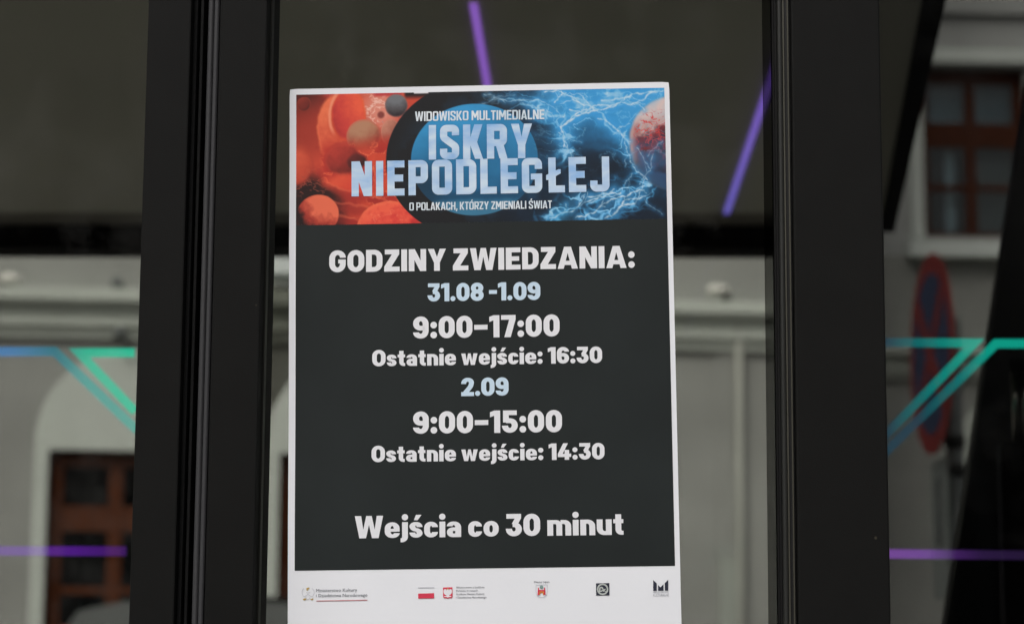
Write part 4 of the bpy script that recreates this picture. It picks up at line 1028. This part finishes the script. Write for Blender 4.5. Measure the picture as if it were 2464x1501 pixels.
for cx, dx0, dx1 in doors:
    MB().poly_prism([(x, -.028, z) for x, z in arch_outline(cx, r_, zspring, dx0, dx1, zdoor, GZ)], (0, 1, 0), .0265).build('door_surround', M['white_trim'], hA)
    def fx(px): return dx0 + (a_(px, 1150)[0] - a_(117, 1150)[0])
    def fz(py): return a_(200, py)[1]
    wdt = dx1 - dx0
    cols = [(fx(152), fx(262)), (fx(297), fx(408))]
    rows = [(GZ + .15, fz(1640)), (fz(1600), fz(1427)), (fz(1409), fz(1275)), (fz(1215), fz(1119))]
    joinery(hA, 'door', dx0 + .001, GZ, dx1 - .001, zdoor - .001, .10, cols, rows, .05, .05)
for u0, v0, u1, v1 in up:
    c = (u0 + u1) / 2; b = .07
    joinery(hA, 'window', u0 + .001, v0 + .001, u1 - .001, v1 - .001, .07, [(u0 + b, c - b / 2), (c + b / 2, u1 - b)], [(v0 + b, v0 + 1.15), (v0 + 1.22, v1 - b)], .05, .05)
    MB().box(u0 - .16, -.14, zsill_b, u1 + .16, .0, zsill_t, bevel=.012).build('sill', M['sill'], hA)
    MB().box(u0 - .13, -.035, v0, u0 - .001, -.0015, v1 + .14).box(u1 + .001, -.035, v0, u1 + .13, -.0015, v1 + .14).box(u0 - .001, -.035, v1 + .001, u1 + .001, -.0015, v1 + .14).build('window_surround', M['trim'], hA)
    MB().box(u0 - .1, -.03, zsill_b - .15, u1 + .1, -.0015, zsill_b - .005).build('apron', M['wood'] if False else M['plaster'], hA)
# pilaster strip beside the downpipe
p0 = a_(1722, 1100)[0]; p1 = a_(1768, 1100)[0]
MB().box(p0, -.022, a_(1740, 1338)[1], p1, -.0015, a_(1740, 832)[1], bevel=.004).build('pilaster', M['plaster'], hA)
MB().box(p0 + .02, -.06, GZ, p1, -.0015, a_(1740, 1340)[1], bevel=.012).build('plinth', M['plinth'], hA)
# downpipe fixed to the wall
dpx = a_(1776, 1100)[0]
MB().tube((dpx, -.07, GZ), (dpx, -.07, a_(1776, 790)[1]), .032, seg=14).build('downpipe', M['pipe'], hA, True)

# floodlights standing on the cornice
inv = Matrix.Translation(FA[0]) @ Matrix.Rotation(math.atan2(FA[1].y, FA[1].x), 4, 'Z')
for px, py, white, lb in ((1720, 708, True, 'white floodlight on the cornice right of the poster'), (30, 682, True, 'white floodlight on the cornice at the far left'), (286, 688, False, 'small dark floodlight on the cornice beside the left stile'), (292, 806, False, 'small dark lamp under the cornice beside the left stile')):
    s_, z_ = a_(px, py)
    p = inv @ Vector((s_, -.13 if py < 750 else -.13, z_))
    t = thing('floodlight', lb, 'floodlight', tuple(p), math.atan2(FA[1].y, FA[1].x), group='floodlights along the cornice')
    if white:
        MB().ball((0, 0, .01), .075, (1.15, .8, .62)).build('housing', M['lamp_white'], t, True)
        MB().tube((.05 if px > 900 else -.055, -.02, -.045), (.07 if px > 900 else -.075, -.05, -.06), .03, .024).build('lamp_head', M['black'], t, True)
        MB().tube((0, .01, -.03), (0, .01, a_(px, 716 if px > 900 else 700)[1] - z_), .012).build('bracket', M['galv'], t)
    else:
        MB().tube((0, .02, -.01), (0, -.06, .0), .05, .038).build('housing', M['galv'], t, True)
        MB().tube((0, .02, 0), (0, .13, .0), .012).build('bracket', M['galv'], t)

# neighbouring house, set back -------------------------------------
FB = facade_frame(2000, 18.95, 2460, 19.02)
def b_(px, py): return sz(FB, px, py)
hB = make_building(FB, 'grey house with brown framed upper window over a white sill, behind round sign', 0, 0, 9, 8)
sB0 = b_(1900, 900)[0]; sB1 = sB0 + 9
wx0 = b_(2220, 360)[0]; wx1 = b_(2470, 360)[0]; wz0 = b_(2300, 570)[1]; wz1 = b_(2340, 163)[1]
rB = r_; cB = b_(2292, 1100)[0] + rB; zsB = b_(2480, 1117)[1]; zdB = b_(2320, 1159)[1]
dB0 = cB - rB + .045; dB1 = cB + rB - .3
mb = wall_holes(MB(), sB0, sB1, GZ, 9.0, [(wx0, wz0, wx1, wz1), (dB0, GZ, dB1, zdB)], .16)
mb.quad((sB0, 0, GZ), (sB0, 0, 9), (sB0, 8, 9), (sB0, 8, GZ)); mb.quad((sB1, 0, GZ), (sB1, 8, GZ), (sB1, 8, 9), (sB1, 0, 9)); mb.quad((sB0, 8, GZ), (sB0, 8, 9), (sB1, 8, 9), (sB1, 8, GZ))
mb.build('wall', M['plaster'], hB)
MB().poly_prism([(sB0 - .2, -.35, 9.0), (sB0 - .2, 4, 11.4), (sB0 - .2, 8.3, 9.0)], (1, 0, 0), sB1 - sB0 + .4).build('roof', M['roof'], hB)
cornice(hB, sB0, sB1, b_(2300, 838)[1], b_(2300, 914)[1])
MB().box(sB0, -.07, b_(2300, 38)[1], sB1, -.0015, b_(2300, 4)[1], bevel=.01).build('string_course', M['plaster'], hB)
MB().box(wx0 - .2, -.12, b_(2300, 160)[1], wx1 + .2, -.0015, b_(2300, 126)[1], bevel=.015).build('window_hood', M['trim'], hB)
MB().box(b_(2190, 400)[0], -.04, wz0 - .03, wx0 - .001, -.0015, b_(2300, 164)[1], bevel=.006).build('window_surround', M['trim'], hB)
MB().box(wx1 + .001, -.04, wz0 - .03, wx1 + .105, -.0015, b_(2300, 164)[1], bevel=.006).build('window_surround', M['trim'], hB)
MB().box(b_(2181, 600)[0], -.16, b_(2300, 626)[1], wx1 + .15, .0, b_(2300, 588)[1], bevel=.012).build('sill', M['white_trim'], hB)
def bx(px): return b_(px, 380)[0]
def bz(py): return b_(2320, py)[1]
wB = joinery(hB, 'window', wx0 + .001, wz0 + .001, wx1 - .001, wz1 - .001, .08,
        [(bx(2240), bx(2329)), (bx(2354), bx(2447))], [(bz(556), bz(455)), (bz(440), bz(350)), (bz(292), bz(197))], .05, .05, 'wood_dark')
MB().box(bx(2286), .20, bz(556), bx(2309), .205, bz(350)).build('curtain', M['curtain'], wB)
MB().box(bx(2354), .20, bz(556), bx(2447), .205, bz(350)).build('curtain', pmat('grey_curtain', (.12, .12, .11), .9, var=.15, scale=6, stretch=(9, 1, .5)), wB)
MB().box(bx(2240), .22, bz(292), bx(2447), .225, bz(197)).build('curtain', pmat('pale_blue_curtain', (.20, .25, .28), .9, var=.12, scale=6), wB)
MB().poly_prism([(x, -.028, z) for x, z in arch_outline(cB, rB, zsB, dB0, dB1, zdB, GZ)], (0, 1, 0), .0265).build('door_surround', M['white_trim'], hB)
wd_ = dB1 - dB0
joinery(hB, 'door', dB0 + .001, GZ, dB1 - .001, zdB - .001, .10, [(dB0 + .1, dB0 + wd_ / 2 - .05), (dB0 + wd_ / 2 + .05, dB1 - .1)], [(GZ + .2, 1.0), (1.08, zdB - .55), (zdB - .4, zdB - .1)], .05, .05)

# ------------------------------------------------------------------ traffic sign
DS = 6.8
cS = EYE + ray(2240, 851) * (DS / FPX)
pole_p = EYE + ray(2298, 1100) * ((DS + .03) / FPX)
ang = math.radians(3.6)                                            # seen almost edge on
sg = thing('traffic_sign', 'round red and blue no stopping sign on a grey pole', 'traffic sign', (cS.x, cS.y, 0.0))
nS = Vector((-math.cos(ang), -math.sin(ang), 0)); tS = Vector((math.sin(ang), -math.cos(ang), 0)) * -1
def disc_pts(r, off, n=40, cz=cS.z): return [nS * off + tS * (r * math.cos(2 * PI * i / n)) + Vector((0, 0, cz + r * math.sin(2 * PI * i / n))) for i in range(n)]
RS = 0.302
MB().poly_prism(disc_pts(RS, 0), -nS, .004).build('disc', M['sign_red'], sg)
MB().poly_prism(disc_pts(RS * .80, .0015), -nS, .001).build('blue_field', M['sign_blue'], sg)
mb = MB()
for sgn in (1, -1):
    d_ = tS * (math.cos(PI / 4) * sgn) + Vector((0, 0, math.sin(PI / 4))); q_ = tS * (-math.sin(PI / 4) * sgn) + Vector((0, 0, math.cos(PI / 4)))
    c_ = nS * (.003 + .0006 * (sgn > 0)) + Vector((0, 0, cS.z)); L_ = RS * .80; w2 = RS * .10
    mb.poly_prism([c_ - d_ * L_ - q_ * w2, c_ + d_ * L_ - q_ * w2, c_ + d_ * L_ + q_ * w2, c_ - d_ * L_ + q_ * w2], -nS, .0008)
mb.build('red_cross', M['sign_red'], sg)
pp = pole_p - Vector((cS.x, cS.y, 0)); pp.z = 0
MB().tube((pp.x, pp.y, 0), (pp.x, pp.y, cS.z + .12), .026, seg=20).build('pole', M['galv'], sg, True)
for py in (1060, 1130):
    zb_ = (EYE + ray(2300, py) * (DS / FPX)).z
    MB().tube((pp.x, pp.y, zb_ - .018), (pp.x, pp.y, zb_ + .018), .031, seg=20).build('clamp', M['soft_black'], sg, True)
pc = EYE + ray(2262, 1280) * (DS / FPX)
off = Vector((pc.x - cS.x, pc.y - cS.y, 0))
z0_, z1_ = (EYE + ray(2262, 1440) * (DS / FPX)).z, (EYE + ray(2262, 1104) * (DS / FPX)).z
MB().poly_prism([off + tS * a + Vector((0, 0, z)) for a, z in ((-.105, z0_), (.105, z0_), (.105, z1_), (-.105, z1_))], -nS, .004).build('lower_plate', M['galv_light'], sg)
MB().poly_prism([off + nS * .002 + tS * a + Vector((0, 0, z)) for a, z in ((-.035, z0_ + .16), (.055, z0_ + .16), (.055, z1_ - .05), (-.035, z1_ - .05))], -nS, .001).build('plate_band', M['galv'], sg)

# ------------------------------------------------------------------ parked van between pavilion and house
DV = 12.6
rear = EYE + ray(128, 1480) * (DV / FPX)
vz = (EYE + ray(300, 1446) * (DV / FPX)).z
van = thing('parked_van', 'silver grey van parked in front of the arched doorways', 'van', (rear.x, rear.y, GZ))
hv = vz - GZ; LV = 4.15; WV = 1.75
side = [(0.02, .35), (0, .8), (.03, 1.15), (.07, hv - .16), (.14, hv - .05), (.4, hv), (2.3, hv - .01), (2.62, hv - .10), (3.25, 1.16), (3.4, 1.08), (3.95, .93), (4.10, .75), (4.15, .45), (4.08, .3), (3.75, .26), (.1, .26)]
mb = MB(); mb.poly_prism([(x, 0, z) for x, z in side], (0, 1, 0), WV)
mb.build('body', M['car'], van)
for y0 in (-.004, WV - .002):
    f = MB(); f.poly_prism([(.36, y0, 1.18), (.42, y0, hv - .22), (1.2, y0, hv - .17), (1.2, y0, 1.16)], (0, 1, 0), .006); f.build('side_window', M['car_glass'], van)
    f = MB(); f.poly_prism([(1.27, y0, 1.16), (1.27, y0, hv - .17), (2.05, y0, hv - .17), (2.05, y0, 1.14)], (0, 1, 0), .006); f.build('side_window', M['car_glass'], van)
    f = MB(); f.poly_prism([(2.12, y0, 1.14), (2.12, y0, hv - .17), (2.45, y0, hv - .22), (2.98, y0, 1.14)], (0, 1, 0), .006); f.build('side_window', M['car_glass'], van)
mb = MB(); mb.poly_prism([(2.66, .12, hv - .13), (3.22, .12, 1.195), (3.22, WV - .12, 1.195), (2.66, WV - .12, hv - .13)], (.5, 0, .35), .02); mb.build('windscreen', M['car_glass'], van)
for y0 in (-.006, WV - .17): MB().box(.03, y0, hv - .62, .11, y0 + .18, hv - .14, bevel=.02).build('tail_lamp', M['tail'], van)
for y0 in (.06, WV - .4): MB().box(4.02, y0, .68, 4.14, y0 + .34, .86, bevel=.03).build('headlight', M['lamp_white'], van)
for x_ in (.75, 3.3):
    for y0 in (-.02, WV - .18):
        wh = MB().tube((x_, y0, .31), (x_, y0 + .2, .31), .31, seg=32).build('wheel', M['tyre'], van, False)
        MB().tube((x_, y0 - .006 if y0 < 0 else y0 + .19, .31), (x_, y0 + .01 if y0 < 0 else y0 + .206, .31), .20, seg=24).build('rim', M['galv_light'], wh)
# roof rails
for y0 in (.14, WV - .17): MB().box(.55, y0, hv + .001, 2.4, y0 + .03, hv + .035, bevel=.01).build('roof_rail', M['black'], van)

# ------------------------------------------------------------------ the street's other side, behind the viewer: what the glass and paint look at
t = thing('brick_building', 'dark brick building across the street, facing the pavilion', 'building', (0, -16, -.16))
MB().box(-30, -8, 0, 30, 0, 9.0).build('wall', M['opp'], t)
MB().poly_prism([(-30.3, .3, 9.0), (-30.3, -4, 11.5), (-30.3, -8.3, 9.0)], (1, 0, 0), 60.6).build('roof', M['roof'], t)
for i in range(12):
    for z in (1.2, 5.0):
        x = -27.5 + i * 5
        f = MB().box(x - .7, .002, z, x + .7, .06, z + 2.0, bevel=.01).build('window', M['galv'], t)
        MB().box(x - .6, .061, z + .1, x + .6, .068, z + 1.9).build('pane', M['car_glass'], f)
